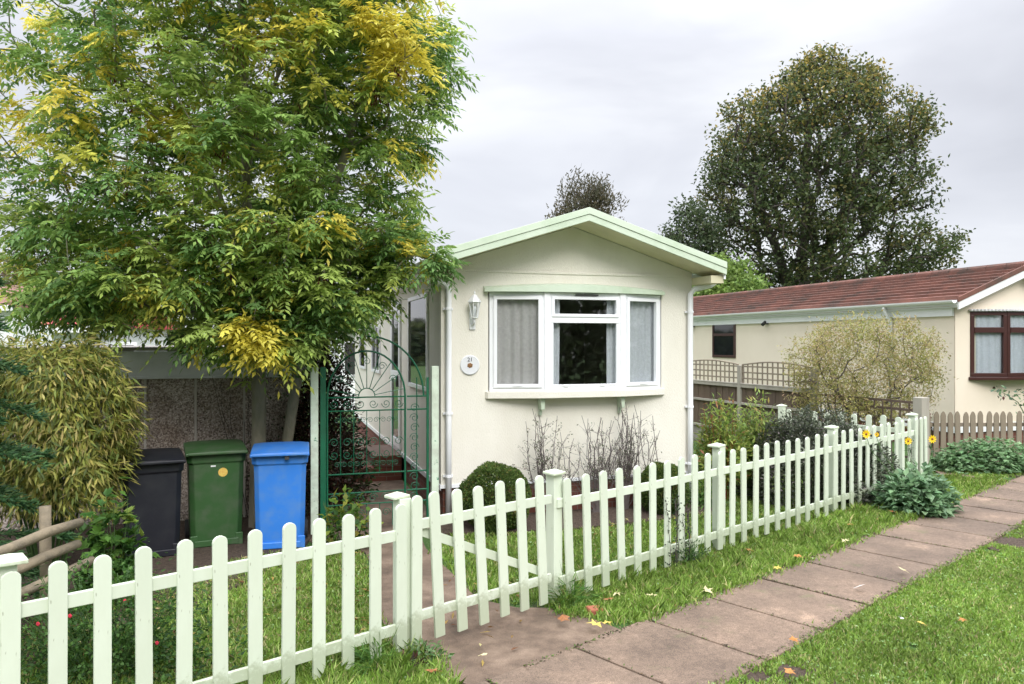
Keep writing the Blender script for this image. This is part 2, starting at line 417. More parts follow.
# worn concrete between pavement and gate, and the garden path to the iron gate
gp = MB()
def fxy(t, n): p = fp(t, n); return (p.x, p.y)
gp.prism_z([fxy(.02, .66), fxy(1.34, .66), fxy(1.36, .1), fxy(1.1, -.15), (-.27, 5.95), (-.55, 6.7), (-.83, 7.4), (-.95, 7.94), (-2.0, 7.64), (-1.4, 7.3), (-1.17, 6.6), (-1.05, 5.9), fxy(-.0, -.15), fxy(-.02, .1)], -.05, .012)
gp.prism_z([(-.80, 8.5), (-3.4, 17.0), (-5.0, 17.0), (-2.3, 7.62), (-.8, 7.98)], -.05, .012)
tag(gp.build('path', M['worn']), kind='structure')
rdm = MB(); rdm.prism_z([fxy(-30, 7), fxy(40, 7), fxy(40, 12.5), fxy(-30, 12.5)], -.05, .012)
tag(rdm.build('road', paint('asphalt', (.05, .05, .052), .85, (.07, .07, .07), 2, .6, 120, .5, .006)), kind='structure')
bed = MB(); bed.prism_z([(-.8, 8.55), (2.25, 9.5), (2.5, 8.9), (.6, 8.1), (-.75, 7.9)], -.05, .03)
bed.prism_z([(-4.6, 5.2), (-3.0, 4.6), (-2.3, 5.9), (-2.0, 7.2), (-2.1, 8.9), (-5.5, 8.0)], -.05, .026)
bed.prism_z([(6.9, 12.3), (7.5, 11.2), (7.9, 11.5), (8.8, 12.3)], -.05, .02)
bed.prism_z([(4.6, 7.3), (5.75, 7.5), (5.75, 8.1), (4.6, 7.9)], -.05, .0125)
bed.prism_z([(1.3, 4.4), (1.9, 4.4), (1.9, 4.8), (1.3, 4.8)], -.05, .012)
bed.prism_z([(4.1, 4.6+1.5), (4.35, 6.4), (4.8, 6.9), (5.3, 7.2), (5.4, 6.6), (4.7, 6.0)], -.05, .012)
tag(bed.build('soil_bed', M['soil']), kind='structure')

# ------------------------------------------------------------------ grass
def vnoise(x, y, s, seed=0):
    return (np.sin(x*s*1.7+seed)+np.sin(y*s*2.1+seed*2+1.3*np.sin(x*s))+np.sin((x+y)*s*1.1+seed*3)+np.sin((x-y*1.3)*s*2.9+seed))/4
def inpoly(x, y, poly):
    r = np.zeros(len(x), bool); n = len(poly); j = n-1
    for i in range(n):
        xi, yi = poly[i]; xj, yj = poly[j]
        c = ((yi > y) != (yj > y)) & (x < (xj-xi)*(y-yi)/(yj-yi+1e-12)+xi); r ^= c; j = i
    return r
def grass(name, label, poly, dens, h, seed, bare=.0, yell=.12, edge=.03, tuft=0):
    rg = np.random.default_rng(seed); P = np.array(poly); x0, y0 = P.min(0); x1, y1 = P.max(0)
    n = int((x1-x0)*(y1-y0)*dens); x = rg.uniform(x0, x1, n); y = rg.uniform(y0, y1, n)
    k = inpoly(x+rg.normal(0, edge, n), y+rg.normal(0, edge, n), poly)
    k &= (np.abs(x/np.maximum(y, .1)) < .75)
    k &= rg.random(n) < np.clip(6.0/np.maximum(y, 2), .25, 1.0)          # thinner with distance
    nz = vnoise(x, y, 2.3, seed)+.6*vnoise(x, y, 9, seed+4)
    k &= (nz < 1.0-bare+rg.normal(0, .12, n))
    for hx, hy_, hr_ in ((5.0, 7.6, .26), (5.35, 7.75, .2), (1.68, 4.62, .10), (1.45, 4.55, .08), (2.6, 5.0, .06), (1.15, 4.72, .06)):
        k &= ((x-hx)**2+(y-hy_)**2)*(1+.5*vnoise(x, y, 20, 3)) > hr_**2*rg.uniform(.5, 1.2, n)
    x, y, nz = x[k], y[k], nz[k]; n = len(x)
    far = np.clip(y/6, 1, 2.2)
    hh = h*rg.uniform(.45, 1.25, n)*(1+.35*vnoise(x, y, 5, seed+1)+tuft*np.clip(vnoise(x, y, 11, seed+2), 0, 1))
    w = .0045*rg.uniform(.7, 1.5, n)*far
    th = rg.uniform(0, 2*math.pi, n); le = rg.uniform(.1, .9, n)*hh; la = th+rg.normal(math.pi/2, .9, n)
    b0 = np.stack([x, y, np.zeros(n)], 1); wv = np.stack([np.cos(th)*w, np.sin(th)*w, np.zeros(n)], 1)
    lv = np.stack([np.cos(la)*le, np.sin(la)*le, np.zeros(n)], 1)
    m1 = b0+lv*.35; m1[:, 2] += hh*.6; tip = b0+lv; tip[:, 2] += hh
    V = np.stack([b0-wv, b0+wv, m1+wv*.8, tip, m1-wv*.8], 1)
    c = palette(rg, n, [(.18, .29, .045), (.25, .385, .075), (.35, .46, .13), (.48, .43, .21)], [4, 4, 2.2, yell*6], .3)
    c *= (1+.25*vnoise(x, y, 1.6, seed+7))[:, None]
    # clover and small broad weeds between the blades
    nc = n//14; ii = rg.choice(n, nc); Pc = b0[ii].copy(); Pc[:, 2] = hh[ii]*.5
    aa = rg.uniform(0, 6.28, nc); A = np.stack([np.cos(aa), np.sin(aa), rg.uniform(-.1, .4, nc)], 1)
    Lc = leaves(Pc, A, np.array([0, 0, 1.])+rg.normal(0, .3, (nc, 3)), .026*far[ii], .018*far[ii])
    cc = palette(rg, nc, [(.16, .29, .08), (.30, .43, .19), (.13, .23, .06)], [3, 2, 2], .25)
    me = np_mesh(name, V, 5, c, M['grass'])
    tag(me, label, 'grass', kind='stuff')
    # join the clover in the same object
    bm = bmesh.new(); bm.from_mesh(me.data); o2 = np_mesh('tmp', Lc, 4, cc, M['grass']); bm.from_mesh(o2.data); bm.to_mesh(me.data); bm.free()
    d2 = o2.data; bpy.data.objects.remove(o2); bpy.data.meshes.remove(d2)
    return me
verge = [fxy(-2.5, PL0+PW-.02), fxy(12.5, PL0+PW-.02), (12.5, 11.0), (9, 6.0), (4.5, 3.4), (1.0, 3.4)]
grass('verge_grass', 'broad mown grass verge filling the lower right corner beyond the pavement', verge, 10500, .036, 3, bare=.04, yell=.14, edge=.03)
strip = [fxy(1.5, PL0+.02), fxy(1.25, .2), fxy(1.4, -.25), fxy(8.4, -.25), fxy(9.6, .0), fxy(9.8, PL0), fxy(4, PL0+.03)]
grass('fence_side_grass', 'strip of longer ragged grass between the pavement and the foot of the white picket fence', strip, 8500, .06, 5, bare=.05, yell=.1, edge=.05, tuft=1.2)
strip2 = [fxy(-3.2, -.25), fxy(.0, -.2), fxy(.06, .2), fxy(-.05, .62), fxy(-3.2, .62)]
grass('foot_grass', 'tufts of grass at the foot of the fence left of the wooden gate', strip2, 7000, .07, 6, bare=.1, edge=.04, tuft=1.3)
lawn = [fxy(-2.8, -.15), fxy(-.05, -.15), (-1.08, 5.9), (-1.2, 6.6), (-1.45, 7.25), (-1.95, 7.4), (-2.6, 6.9), (-3.4, 5.5)]
grass('lawn_grass', 'left part of the front lawn between the bins and the picket fence, strewn with dead leaves', lawn, 6500, .045, 8, bare=.1, yell=.25)
lawn2 = [fxy(1.4, -.15), fxy(8.2, -.15), (4.6, 11.2), (3.4, 12.0), (2.6, 16), (2.4, 9.0), (.6, 8.05), (-.75, 7.85), (-.80, 7.4), (-.52, 6.7), (-.24, 5.95), fxy(1.15, -.2)]
grass('garden_grass', 'lawn in front of the cream home behind the right-hand picket fence', lawn2, 4200, .05, 9, bare=.05, yell=.15)
far_l = [fxy(9.9, .3), fxy(10.4, PL0-.02), fxy(12.2, PL0-.02), (9.2, 11.9), (6.9, 12.1), (6.4, 11.9)]
grass('far_grass', 'patch of lawn in front of the weathered brown picket fence at the right', far_l, 5000, .04, 12, bare=.0, yell=.1)

# ------------------------------------------------------------------ white picket fence
def picket_mesh(w=.078, th=.02, top=.975, bot=.05, name='picket'):
    mb = MB(); r = w/2; pts = [(-r, bot), (r, bot)]
    for i in range(9):
        a = math.pi*i/8; pts.append((r*math.cos(a), top-r*.85+r*.85*math.sin(a)))
    mb.prism_y(pts, -th/2, th/2); return mb
pk0 = picket_mesh().build('picket', M['fence'], None, bevel=.003)
pk0_used = False
def add_picket(parent, x, lean=0, dz=0, y=-.036, name='picket', src=None):
    o = (src or pk0).copy(); C.objects.link(o); o.parent = parent; o.location = (x, y, dz); o.rotation_euler = (random.uniform(-.01, .01), R(lean)+random.uniform(-.008, .008), random.uniform(-.02, .02))
    return o
def post_part(parent, x, y=.035, h=1.0, w=.085):
    mb = MB(); mb.box(-w/2, w/2, -w/2, w/2, -.05, h)
    o = mb.build('post', M['fence'], parent, bevel=.004); o.location = (x, y, 0)
    c = MB(); q = w/2+.018
    c.add([(-q, -q, h), (q, -q, h), (q, q, h), (-q, q, h), (-q, -q, h+.018), (q, -q, h+.018), (q, q, h+.018), (-q, q, h+.018), (0, 0, h+.04)],
          [(3, 2, 1, 0), (0, 1, 5, 4), (1, 2, 6, 5), (2, 3, 7, 6), (3, 0, 4, 7), (4, 5, 8), (5, 6, 8), (6, 7, 8), (7, 4, 8)])
    co = c.build('post_cap', M['cap'], o, bevel=.004)
    co.rotation_euler = (random.uniform(-.03, .03), random.uniform(-.03, .03), 0)
    return o
def rail_part(parent, x0, x1, z0, z1, y0=-.026, y1=.0, name='rail', sag=0):
    k = 8; mb = MB(); vs = []; fs = []
    for i in range(k+1):
        x = x0+(x1-x0)*i/k; s = -sag*math.sin(math.pi*i/k)
        vs += [(x, y0, z0+s), (x, y1, z0+s), (x, y1, z1+s), (x, y0, z1+s)]
    for i in range(k):
        for j in range(4): fs.append((i*4+j, i*4+(j+1) % 4, (i+1)*4+(j+1) % 4, (i+1)*4+j))
    fs += [(3, 2, 1, 0), (k*4, k*4+1, k*4+2, k*4+3)]
    mb.add(vs, fs); return mb.build(name, M['fence'], parent, bevel=.003)

GP = 'pale green picket fencing round the front garden'
fl = thing('picket_fence', xy(F0), FANG, 'pale green picket fence run left of the wooden gate, in front of the wheelie bins', 'fence', GP)
for i in range(15): add_picket(fl, -.05-.1905*(i+.0), 0, random.uniform(-.006, .006))
post_part(fl, .0); post_part(fl, -2.16, w=.10); 
rail_part(fl, -2.9, .0, .745, .812); rail_part(fl, -2.9, .0, .155, .222)

gt = thing('picket_gate', xy(fp(.075)), FANG, 'sagging pale green picket gate with a diagonal brace between two capped posts', 'gate')
src = picket_mesh(top=.99, bot=.03)
gp0 = src.build('picket', M['fence'], gt, bevel=.003)
xs = [-.013+.19*i for i in range(7)]
for i, x in enumerate(xs):
    o = gp0 if i == 0 else gp0.copy()
    if i: C.objects.link(o); o.parent = gt
    o.location = (x, -.036, .03+random.uniform(-.006, .006)); o.rotation_euler = (0, R(-3.2)*(i > 0)+random.uniform(-.008, .008), 0)
rail_part(gt, .0, 1.22, .79, .855); rail_part(gt, .0, 1.22, .2, .265)
mb = MB(); a = Vector((.03, .0, .78)); b_ = Vector((1.17, .0, .275)); d = (b_-a).normalized(); u = Vector((-d.z, 0, d.x))*.03
mb.add([a-u, b_-u, b_+u, a+u, (a-u)+Vector((0, .024, 0)), (b_-u)+Vector((0, .024, 0)), (b_+u)+Vector((0, .024, 0)), (a+u)+Vector((0, .024, 0))],
       [(0, 1, 2, 3), (7, 6, 5, 4), (0, 4, 5, 1), (1, 5, 6, 2), (2, 6, 7, 3), (3, 7, 4, 0)])
mb.build('brace', M['fence'], gt, bevel=.003).location = (0, .002, 0)
h = MB(); h.box(.02, .3, .003, .008, .81, .84); h.tube([(.02, .012, .80), (.02, .012, .85)], .008); h.build('hinge', M['greeniron'], gt)
lt = MB(); lt.box(1.13, 1.24, .003, .012, .80, .84); lt.build('latch', M['steel'], gt)

fr_ = thing('picket_fence', xy(fp(1.38)), FANG, 'long pale green picket fence run right of the wooden gate, along the pavement', 'fence', GP)
posts_t = [0, 2.22, 4.55, 6.9]
for k, t in enumerate(posts_t): post_part(fr_, t, w=.09)
nums = [11, 11, 11]
for k in range(3):
    a, b_ = posts_t[k], posts_t[k+1]
    for i in range(nums[k]):
        x = a+(b_-a)*(i+.55)/nums[k]; lean = -max(0, 3.2-.55*i) if k == 0 else random.uniform(-.4, .4)
        add_picket(fr_, x, lean, random.uniform(-.008, .008))
    rail_part(fr_, a+(.0 if k else -.02), b_, .745, .812, sag=.006); rail_part(fr_, a, b_, .155, .222, sag=.006)
add_picket(fr_, 7.0, 0, 0); add_picket(fr_, 7.16, 0, 0)
cor = fp(1.38+6.9)
fb = thing('picket_fence', xy(cor+fn*-.1), FANG+math.pi/2, 'short pale green picket return running back from the far corner, behind the dark shrub', 'fence', GP)
for i in range(9): add_picket(fb, .12+.2*i, 0, random.uniform(-.01, .01), y=.036)
post_part(fb, 1.86, y=0); rail_part(fb, .06, 1.86, .745, .812); rail_part(fb, .06, 1.86, .155, .222)
bpy.data.objects.remove(pk0)

# ------------------------------------------------------------------ cream park home
W = 3.174; LEN = 9.35; P0 = (-.795, 8.6)
hm = thing('park_home', (P0[0], P0[1], 0), HANG, 'cream rendered park home with pale green gable trim and white bow window', 'house')
WA, WB, WC, WD = (.55, 0), (1.2, -.17), (2.15, -.17), (2.75, 0)
zt = lambda s: 3.51-.317*abs(s-W/2)
def under(s): return zt(s)-.15
w = MB(); T = .1
w.box(0, WA[0], 0, T, .38, 2.57); w.box(WD[0], W, 0, T, .38, 2.57); w.box(WA[0], WD[0], 0, T, .38, 1.43)
w.prism_y([(0, 2.57), (W, 2.57), (W, under(W)), (W/2, under(W/2)), (0, under(0))], 0, T)
w.build('wall', M['cream'], hm)
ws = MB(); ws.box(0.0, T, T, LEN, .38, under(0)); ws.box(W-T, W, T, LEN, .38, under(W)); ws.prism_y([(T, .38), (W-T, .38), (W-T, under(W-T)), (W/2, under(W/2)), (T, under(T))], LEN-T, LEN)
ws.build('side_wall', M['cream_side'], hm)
rm = MB(); rm.box(T, W-T, T+.01, LEN-T, .38, .42); rm.box(T, W-T, 3.2, 3.25, .42, 2.8); rm.box(T, W-T, T+.01, 3.2, 2.75, 2.79); rm.build('room_lining', M['room'], hm)
sk = MB(); sk.box(.03, W-.03, .03, .12, -.05, .375); sk.box(.03, .12, .12, LEN-.03, -.05, .375); sk.box(W-.12, W-.03, .12, LEN-.03, -.05, .375); sk.build('brick_skirt', M['brick'], hm)
bt = MB(); bt.box(-.012, W+.012, -.012, .0-.001, .36, .40); bt.box(-.014, -.002, 0, LEN, .34, .40); bt.build('base_trim', M['upvc'], hm)
rf = MB()
e = .18
for sx in (-1, 1):
    x0 = W/2; x1 = W/2+sx*(W/2+e); z0, z1 = 3.51, zt(x1)
    pts = [(x0, z0-.02), (x1, z1-.02), (x1, z1-.09), (x0, z0-.09)]
    rf.prism_y(pts, -.47, LEN+.2)
rf.build('roof', M['trim'], hm)
so = MB()
for sx in (-1, 1):
    x0 = W/2; x1 = W/2+sx*(W/2+e-.01); z0, z1 = 3.51, zt(x1); so.prism_y([(x0, z0-.092), (x1, z1-.092), (x1, z1-.145), (x0, z0-.145)], -.46, -.002)
    xa = W/2+sx*(W/2-.0); so.box(min(xa, x1)+.0, max(xa, x1), -.44, -.002, under(x1)-.10, under(x1)-.01)
so.build('soffit', M['soffit'], hm)
bb = MB()
for (o1, o2, y0, y1) in ((0, .075, -.505, -.47), (.078, .15, -.495, -.472)):
    xl, xr = W/2-(W/2+e), W/2+(W/2+e)
    bb.prism_y([(xl, zt(xl)-o1), (W/2, 3.51-o1), (xr, zt(xr)-o1), (xr, zt(xr)-o2), (W/2, 3.51-o2), (xl, zt(xl)-o2)], y0, y1)
bb.build('bargeboard', M['trim'], hm, bevel=.003)
ef = MB(); ef.box(-e-.002, -e+.02, -.468, LEN+.2, zt(-e)-.2, zt(-e)-.095); ef.box(W+e-.02, W+e+.002, -.468, LEN+.2, zt(-e)-.2, zt(-e)-.095); ef.box(-e+.02, 0, 0, LEN, zt(-e)-.2, zt(-e)-.18); ef.build('eave_board', M['upvc'], hm)
tb = MB(); tb.box(.01, W-.01, -.014, -.002, 2.795, 2.825); tb.build('gable_trim', M['cream'], hm, bevel=.003)
# gutters and downpipes
def half_gutter(mb, x, y0, y1, z, r=.055):
    n = 8; vs = []
    for y in (y0, y1):
        for rr in (r, r-.006):
            for i in range(n+1):
                a = math.pi+math.pi*i/n; vs.append((x+rr*math.cos(a), y, z+rr*math.sin(a)))
    k = n+1; fs = []
    for i in range(n): fs += [(i, i+1, 2*k+i+1, 2*k+i), (k+i, 3*k+i, 3*k+i+1, k+i+1), (i, k+i, k+i+1, i+1), (2*k+i, 2*k+i+1, 3*k+i+1, 3*k+i)]
    fs += [(0, 2*k, 3*k, k), (n, k+n, 3*k+n, 2*k+n)]
    mb.add(vs, fs)
gu = MB(); half_gutter(gu, -e-.06, -.42, LEN+.1, zt(-e)-.09); gu.build('gutter', M['upvc'], hm, smooth=False)
gu = MB(); half_gutter(gu, W+e+.06, -.25, LEN+.1, zt(-e)-.09); gu.build('gutter', M['upvc'], hm)
for (px_, gx_, sg) in ((.075, -e-.05, -1), (W-.05, W+e+.05, 1)):
    dp = MB(); zz = zt(-e)
    dp.tube([(gx_, -.2, zz-.14), (gx_, -.2, zz-.2), (gx_-sg*.04, -.13, zz-.25), (px_+sg*.04, -.07, zz-.30), (px_, -.052, zz-.36), (px_, -.052, 1.2), (px_, -.052, .03)], .034, 12)
    o = dp.build('downpipe', M['upvc'], hm, smooth=True)
    for zb in (2.37, 1.2, .5):
        c = MB(); c.tube([(px_, -.052, zb-.012), (px_, -.052, zb+.012)], .041, 12); c.box(px_-.055, px_+.055, -.03, -.001, zb-.012, zb+.012); c.build('pipe_clip', M['upvc'], o)

# bow window
def facet(a, b_):
    A = Vector((a[0], a[1], 0)); B = Vector((b_[0], b_[1], 0)); d = (B-A); ln = d.length; ang = math.atan2(d.y, d.x)
    return Matrix.Translation(A) @ Matrix.Rotation(ang, 4, 'Z'), ln
Z0, Z1 = 1.435, 2.57
def ring_frame(mb, mt, u0, u1, z0, z1, w_, y0, y1):
    mb.box(u0, u1, y0, y1, z0, z0+w_, mt); mb.box(u0, u1, y0, y1, z1-w_, z1, mt)
    mb.box(u0, u0+w_, y0, y1, z0+w_, z1-w_, mt); mb.box(u1-w_, u1, y0, y1, z0+w_, z1-w_, mt)
def curtain(mb, mt, u0, u1, z0, z1, y, amp=.018, fold=.085, ph=0):
    n = max(8, int((u1-u0)/.012)); vs = []
    for i in range(n+1):
        u = u0+(u1-u0)*i/n
        for z in (z0, (z0+z1)/2, z1):
            a_ = amp*(1.25 if z == z0 else .8)
            vs.append(mt @ Vector((u+.006*math.sin(u*50+z*2), y+a_*(.45+.55*math.sin(u*11+ph)**2)*math.sin(2*math.pi*u/fold+ph+2.4*math.sin(u*7+ph)+.25*(z-2)*math.sin(u*23)), z)))
    fs = []
    for i in range(n):
        for j in range(2): fs.append((i*3+j, (i+1)*3+j, (i+1)*3+j+1, i*3+j+1))
    mb.add(vs, fs)
for k, (a, b_) in enumerate(((WA, WB), (WB, WC), (WC, WD))):
    mt, ln = facet(a, b_); m0 = .035 if k != 1 else .03
    fmb = MB(); ring_frame(fmb, mt, m0*(.3 if k == 0 else 1), ln-m0*(.3 if k == 2 else 1), Z0, Z1, .05, -.0, .06)
    u0, u1 = m0+.035, ln-m0-.035
    if k == 1:
        ring_frame(fmb, mt, u0-.01, u1+.01, 2.29, Z1-.045, .035, -.018, .03); fmb.box(u0-.02, u1+.02, -.006, .05, 2.22, 2.30, mt)
        fmb.box(u0-.005, u1+.005, -.004, .04, Z0+.05, Z0+.075, mt)
        panes = [(u0+.02, u1-.02, 2.32, Z1-.075), (u0+.0, u1-.0, Z0+.07, 2.225)]
    else:
        ring_frame(fmb, mt, u0-.012, u1+.012, Z0+.042, Z1-.042, .042, -.02, .03)
        panes = [(u0+.02, u1-.02, Z0+.07, Z1-.07)]
    wo = fmb.build('window', M['upvc'], hm, bevel=.004)
    for p in panes:
        pm_ = MB(); pm_.box(p[0], p[1], .018, .024, p[2], p[3], mt); pm_.build('pane', M['glass'], wo)
    if k == 1:
        v = MB(); v.box(ln*.36, ln*.66, -.03, -.019, Z1-.035, Z1-.018, mt); v.build('trickle_vent', M['steel'], wo)
    hd_ = MB()
    for p in panes[-1:]:
        if k != 1: hd_.box((p[0]+p[1])/2-.05, (p[0]+p[1])/2+.05, -.03, -.0205, Z0+.058, Z0+.07, mt)
        else: hd_.box(.2, .26, -.012, -.0045, Z0+.05, Z0+.066, mt); hd_.box(.66, .72, -.012, -.0045, Z0+.05, Z0+.066, mt)
    hd_.build('window_catch', M['upvc'], wo)
# corner posts of the bow and its head and sill
cp = MB()
for q in (WB, WC): cp.box(q[0]-.035, q[0]+.035, q[1]-.012, q[1]+.06, Z0-.002, Z1+.002)
cp.build('mullion', M['upvc'], hm, bevel=.004)
sl = MB()
sl.prism_z([(WA[0]-.04, 0.0-.001), (WA[0]-.02, -.05), (WB[0]-.01, WB[1]-.028), (WC[0]+.01, WC[1]-.028), (WD[0]+.02, -.05), (WD[0]+.04, -.001), (WD[0]-.03, .1), (WA[0]+.03, .1)], 1.355, 1.434)
sl.build('window_sill', M['cream'], hm, bevel=.006)
n = 24; cn = MB(); vs = []
for i in range(n+1):
    t = i/n; x = .49+(2.765-.49)*t
    if x < WB[0]: f = -.17*(x-WA[0])/(WB[0]-WA[0]) if x > WA[0] else 0
    elif x < WC[0]: f = -.17
    else: f = -.17*(1-(x-WC[0])/(WD[0]-WC[0])) if x < WD[0] else 0
    f = -(.07+.17*math.sin(math.pi*t)**.7); zz = 2.605+.055*math.sin(math.pi*t)
    vs += [(x, -.001, 2.572), (x, f, 2.572), (x, f, zz), (x, -.001, zz+.03)]
fs = []
for i in range(n):
    for j in range(4): fs.append((i*4+j, i*4+(j+1) % 4, (i+1)*4+(j+1) % 4, (i+1)*4+j))
fs += [(3, 2, 1, 0), (n*4, n*4+1, n*4+2, n*4+3)]
cn.add(vs, fs); cn.build('window_canopy', M['trim'], hm)
c1 = MB(); mt, ln = facet(WA, WB); curtain(c1, mt, .05, ln+.02, Z0+.01, Z1-.02, .065, ph=1); c1.build('curtain', M['curtain_brown'], hm, smooth=True)
c2 = MB(); mt, ln = facet(WC, WD); curtain(c2, mt, .04, ln-.04, Z0+.01, Z1-.02, .07, .02); c2.build('curtain', M['curtain'], hm, smooth=True)
mt, ln = facet(WB, WC)
c3 = MB(); curtain(c3, mt, .04, .18, Z0+.01, Z1-.02, .085, .018, .07); c3.build('curtain', M['curtain'], hm, smooth=True)
c3 = MB(); curtain(c3, mt, ln-.17, ln-.05, Z0+.01, Z1-.02, .085, .018, .06); c3.build('curtain', M['curtain'], hm, smooth=True)
for sx in (1.17, 2.18):                      # brackets below the sill
    b2 = MB(); b2.prism_y([(sx-.03, 1.352), (sx+.03, 1.352), (sx+.02, 1.22), (sx-.02, 1.22)], -.12, -.001); b2.tube([(sx, -.06, 1.353), (sx, -.055, 1.3), (sx, -.03, 1.24), (sx, -.018, 1.15)], .022)
    b2.build('sill_bracket', M['trim'], hm, bevel=.004)
# side windows and door on the left-hand wall (x = 0, facing -x)
def side_window(y0, y1, z0, z1, parent, name='window', x=0, sgn=-1, mat='upvc', panes=1, fw=.05, tr=None):
    f = MB(); xa, xb = (x-.03, x-.001) if sgn < 0 else (x+.001, x+.03)
    f.box(xa, xb, y0, y1, z0, z0+fw); f.box(xa, xb, y0, y1, z1-fw, z1); f.box(xa, xb, y0, y0+fw, z0+fw, z1-fw); f.box(xa, xb, y1-fw, y1, z0+fw, z1-fw)
    for i in range(1, panes):
        yy = y0+(y1-y0)*i/panes; f.box(xa, xb, yy-fw*.4, yy+fw*.4, z0+fw, z1-fw)
    if tr: f.box(xa-.001, xb, y0+fw, y1-fw, tr-fw*.5, tr+fw*.5)
    o = f.build(name, M[mat], parent, bevel=.003)
    p = MB(); p.box(x-.012 if sgn < 0 else x+.002, x-.002 if sgn < 0 else x+.012, y0+fw*.9, y1-fw*.9, z0+fw*.9, z1-fw*.9); p.build('pane', M['darkglass'], o)
    return o
side_window(.7, 2.05, 1.4, 2.6, hm); side_window(5.0, 6.1, 1.45, 2.3, hm, panes=2); side_window(7.2, 8.2, 1.45, 2.3, hm)
d_ = side_window(2.75, 3.65, .42, 2.6, hm, 'door', fw=.13, tr=1.5)
hn = MB(); hn.tube([(-.06, 2.85, 1.42), (-.06, 2.97, 1.42)], .01); hn.box(-.07, -.031, 2.84, 2.87, 1.34, 1.5); hn.build('handle', M['steel'], d_)
st = MB(); st.box(-.75, -.02, 2.6, 3.8, 0, .2); st.box(-.42, -.02, 2.6, 3.8, .2, .37); st.build('doorstep', M['brick'], hm, bevel=.008)

# things on the front wall
def hp(s, y, z): v = Vector(P0)+hr*s+hd*y; return (v.x, v.y, z)
lm = thing('wall_lantern', hp(.36, 0, 2.14), HANG, 'small white coach lantern fixed high on the cream wall left of the bow window', 'lamp')
bp = MB(); bp.prism_y([(-.035, .0), (.035, .0), (.035, .2), (.0, .235), (-.035, .2)], -.018, -.001); bp.build('back_plate', M['white'], lm, bevel=.004)
ar = MB(); ar.tube([(0, -.02, .06), (0, -.06, .05), (0, -.10, .075), (0, -.11, .12)], .010); ar.build('arm', M['white'], lm, smooth=True)
cg = MB(); cg.lathe([(.018, .12), (.04, .13), (.04, .14)], (0, -.11, 0), 6)
for i in range(6):
    a = i*math.pi/3; cg.tube([(.036*math.cos(a), -.11+.036*math.sin(a), .14), (.062*math.cos(a), -.11+.062*math.sin(a), .30)], .005, 5)
cg.lathe([(.066, .298), (.066, .306)], (0, -.11, 0), 6); cg.build('cage', M['white'], lm)
gl = MB(); gl.lathe([(.034, .142), (.058, .297)], (0, -.11, 0), 6); gl.build('glass', M['glass'], lm)
bl = MB(); bl.lathe([(.012, .145), (.012, .2), (.02, .22), (.022, .25), (.01, .27)], (0, -.11, 0), 10); bl.build('bulb', M['white'], lm, smooth=True)
rf2 = MB(); rf2.lathe([(.08, .306), (.075, .32), (.03, .38), (.008, .395), (.012, .41), (.003, .435)], (0, -.11, 0), 6); rf2.build('lantern_roof', M['white'], lm)

pl = thing('number_plaque', hp(.33, 0, 1.74), HANG, 'round white house number plaque with a brown flower motif on the cream wall', 'plaque')
p1 = MB(); p1.lathe([(.105, -.001), (.113, -.008), (.113, -.014), (.104, -.020), (.09, -.019)], (0, 0, 0), 32, 'y'); p1.build('disc', M['plate'], pl, smooth=False)
p2 = MB()
for i in range(6):
    a = i*math.pi/3+.4; p2.lathe([(.014, -.0195), (.010, -.026)], (.02*math.cos(a), 0, -.005+.016*math.sin(a)), 9, 'y')
p2.lathe([(.015, -.0195), (.01, -.03)], (0, 0, -.005), 10, 'y'); p2.build('flower_motif', paint('motif', (.28, .13, .05), .6, (.1, .09, .03), 80, .9), pl)
def text_mesh(name, s, size, mat, parent, loc, rot=(R(90), 0, 0)):
    cu = bpy.data.curves.new(name, 'FONT'); cu.body = s; cu.size = size; cu.extrude = .0015; cu.align_x = 'CENTER'; cu.align_y = 'CENTER'
    tmp = bpy.data.objects.new('t', cu); C.objects.link(tmp); dg = bpy.context.evaluated_depsgraph_get()
    me = bpy.data.meshes.new_from_object(tmp.evaluated_get(dg)); bpy.data.objects.remove(tmp)
    o = link(name, me, mat, parent); o.location = loc; o.rotation_euler = rot; return o
text_mesh('house_number', '21', .062, M['black'], pl, (0, -.022, .06))

# ------------------------------------------------------------------ iron gate
GZ = 7.93
gr = Vector((.954, .298))
ig = thing('iron_gate', (-2.0, GZ, 0), HANG, 'dark green wrought iron gate with scrolls and a sunburst arch beside the cream home', 'gate')
GW = 1.17
def gpost(x, label=None):
    p = MB(); p.box(x-.038, x+.038, -.038, .038, -.05, 1.74); return p.build('post', M['peel'], ig, bevel=.004)
M['peel'] = paint('peeling_pale_paint', (.62, .72, .58), .6, (.4, .42, .34), 9, .8, 50, .4, .003, None, (16, .66, (.03, .2, .1)))
gpost(-.04); gpost(GW+.05)
sb = MB(); sb.box(.02, .075, -.02, .02, .02, 1.74); sb.box(GW-.04, GW-.015, -.0125, .0125, .05, 1.62); sb.build('side_frame', M['greeniron'], ig)
X0, X1 = .09, .90; XC = (X0+X1)/2; RR = (X1-X0)/2
lf = MB()
lf.tube([(X0, 0, .06), (X0, 0, 1.44)], .010); lf.tube([(X1, 0, .06), (X1, 0, 1.44)], .011)
arc = [(XC+RR*math.cos(a), 0, 1.42+RR*1.2*math.sin(a)) for a in [math.pi*i/20 for i in range(21)]]; lf.tube(arc, .010)
for z in (.3, .42, .62, 1.28, 1.42): lf.tube([(X0, 0, z), (X1, 0, z)], .008, 6)
lf.build('leaf_frame', M['greeniron'], ig)
sr = MB()
for i in range(9):
    a = math.pi*(i+.5)/9; sr.tube([(XC+.09*math.cos(a), 0, 1.43+.09*math.sin(a)), (XC+.97*RR*math.cos(a), 0, 1.42+RR*1.17*math.sin(a))], .0045, 5)
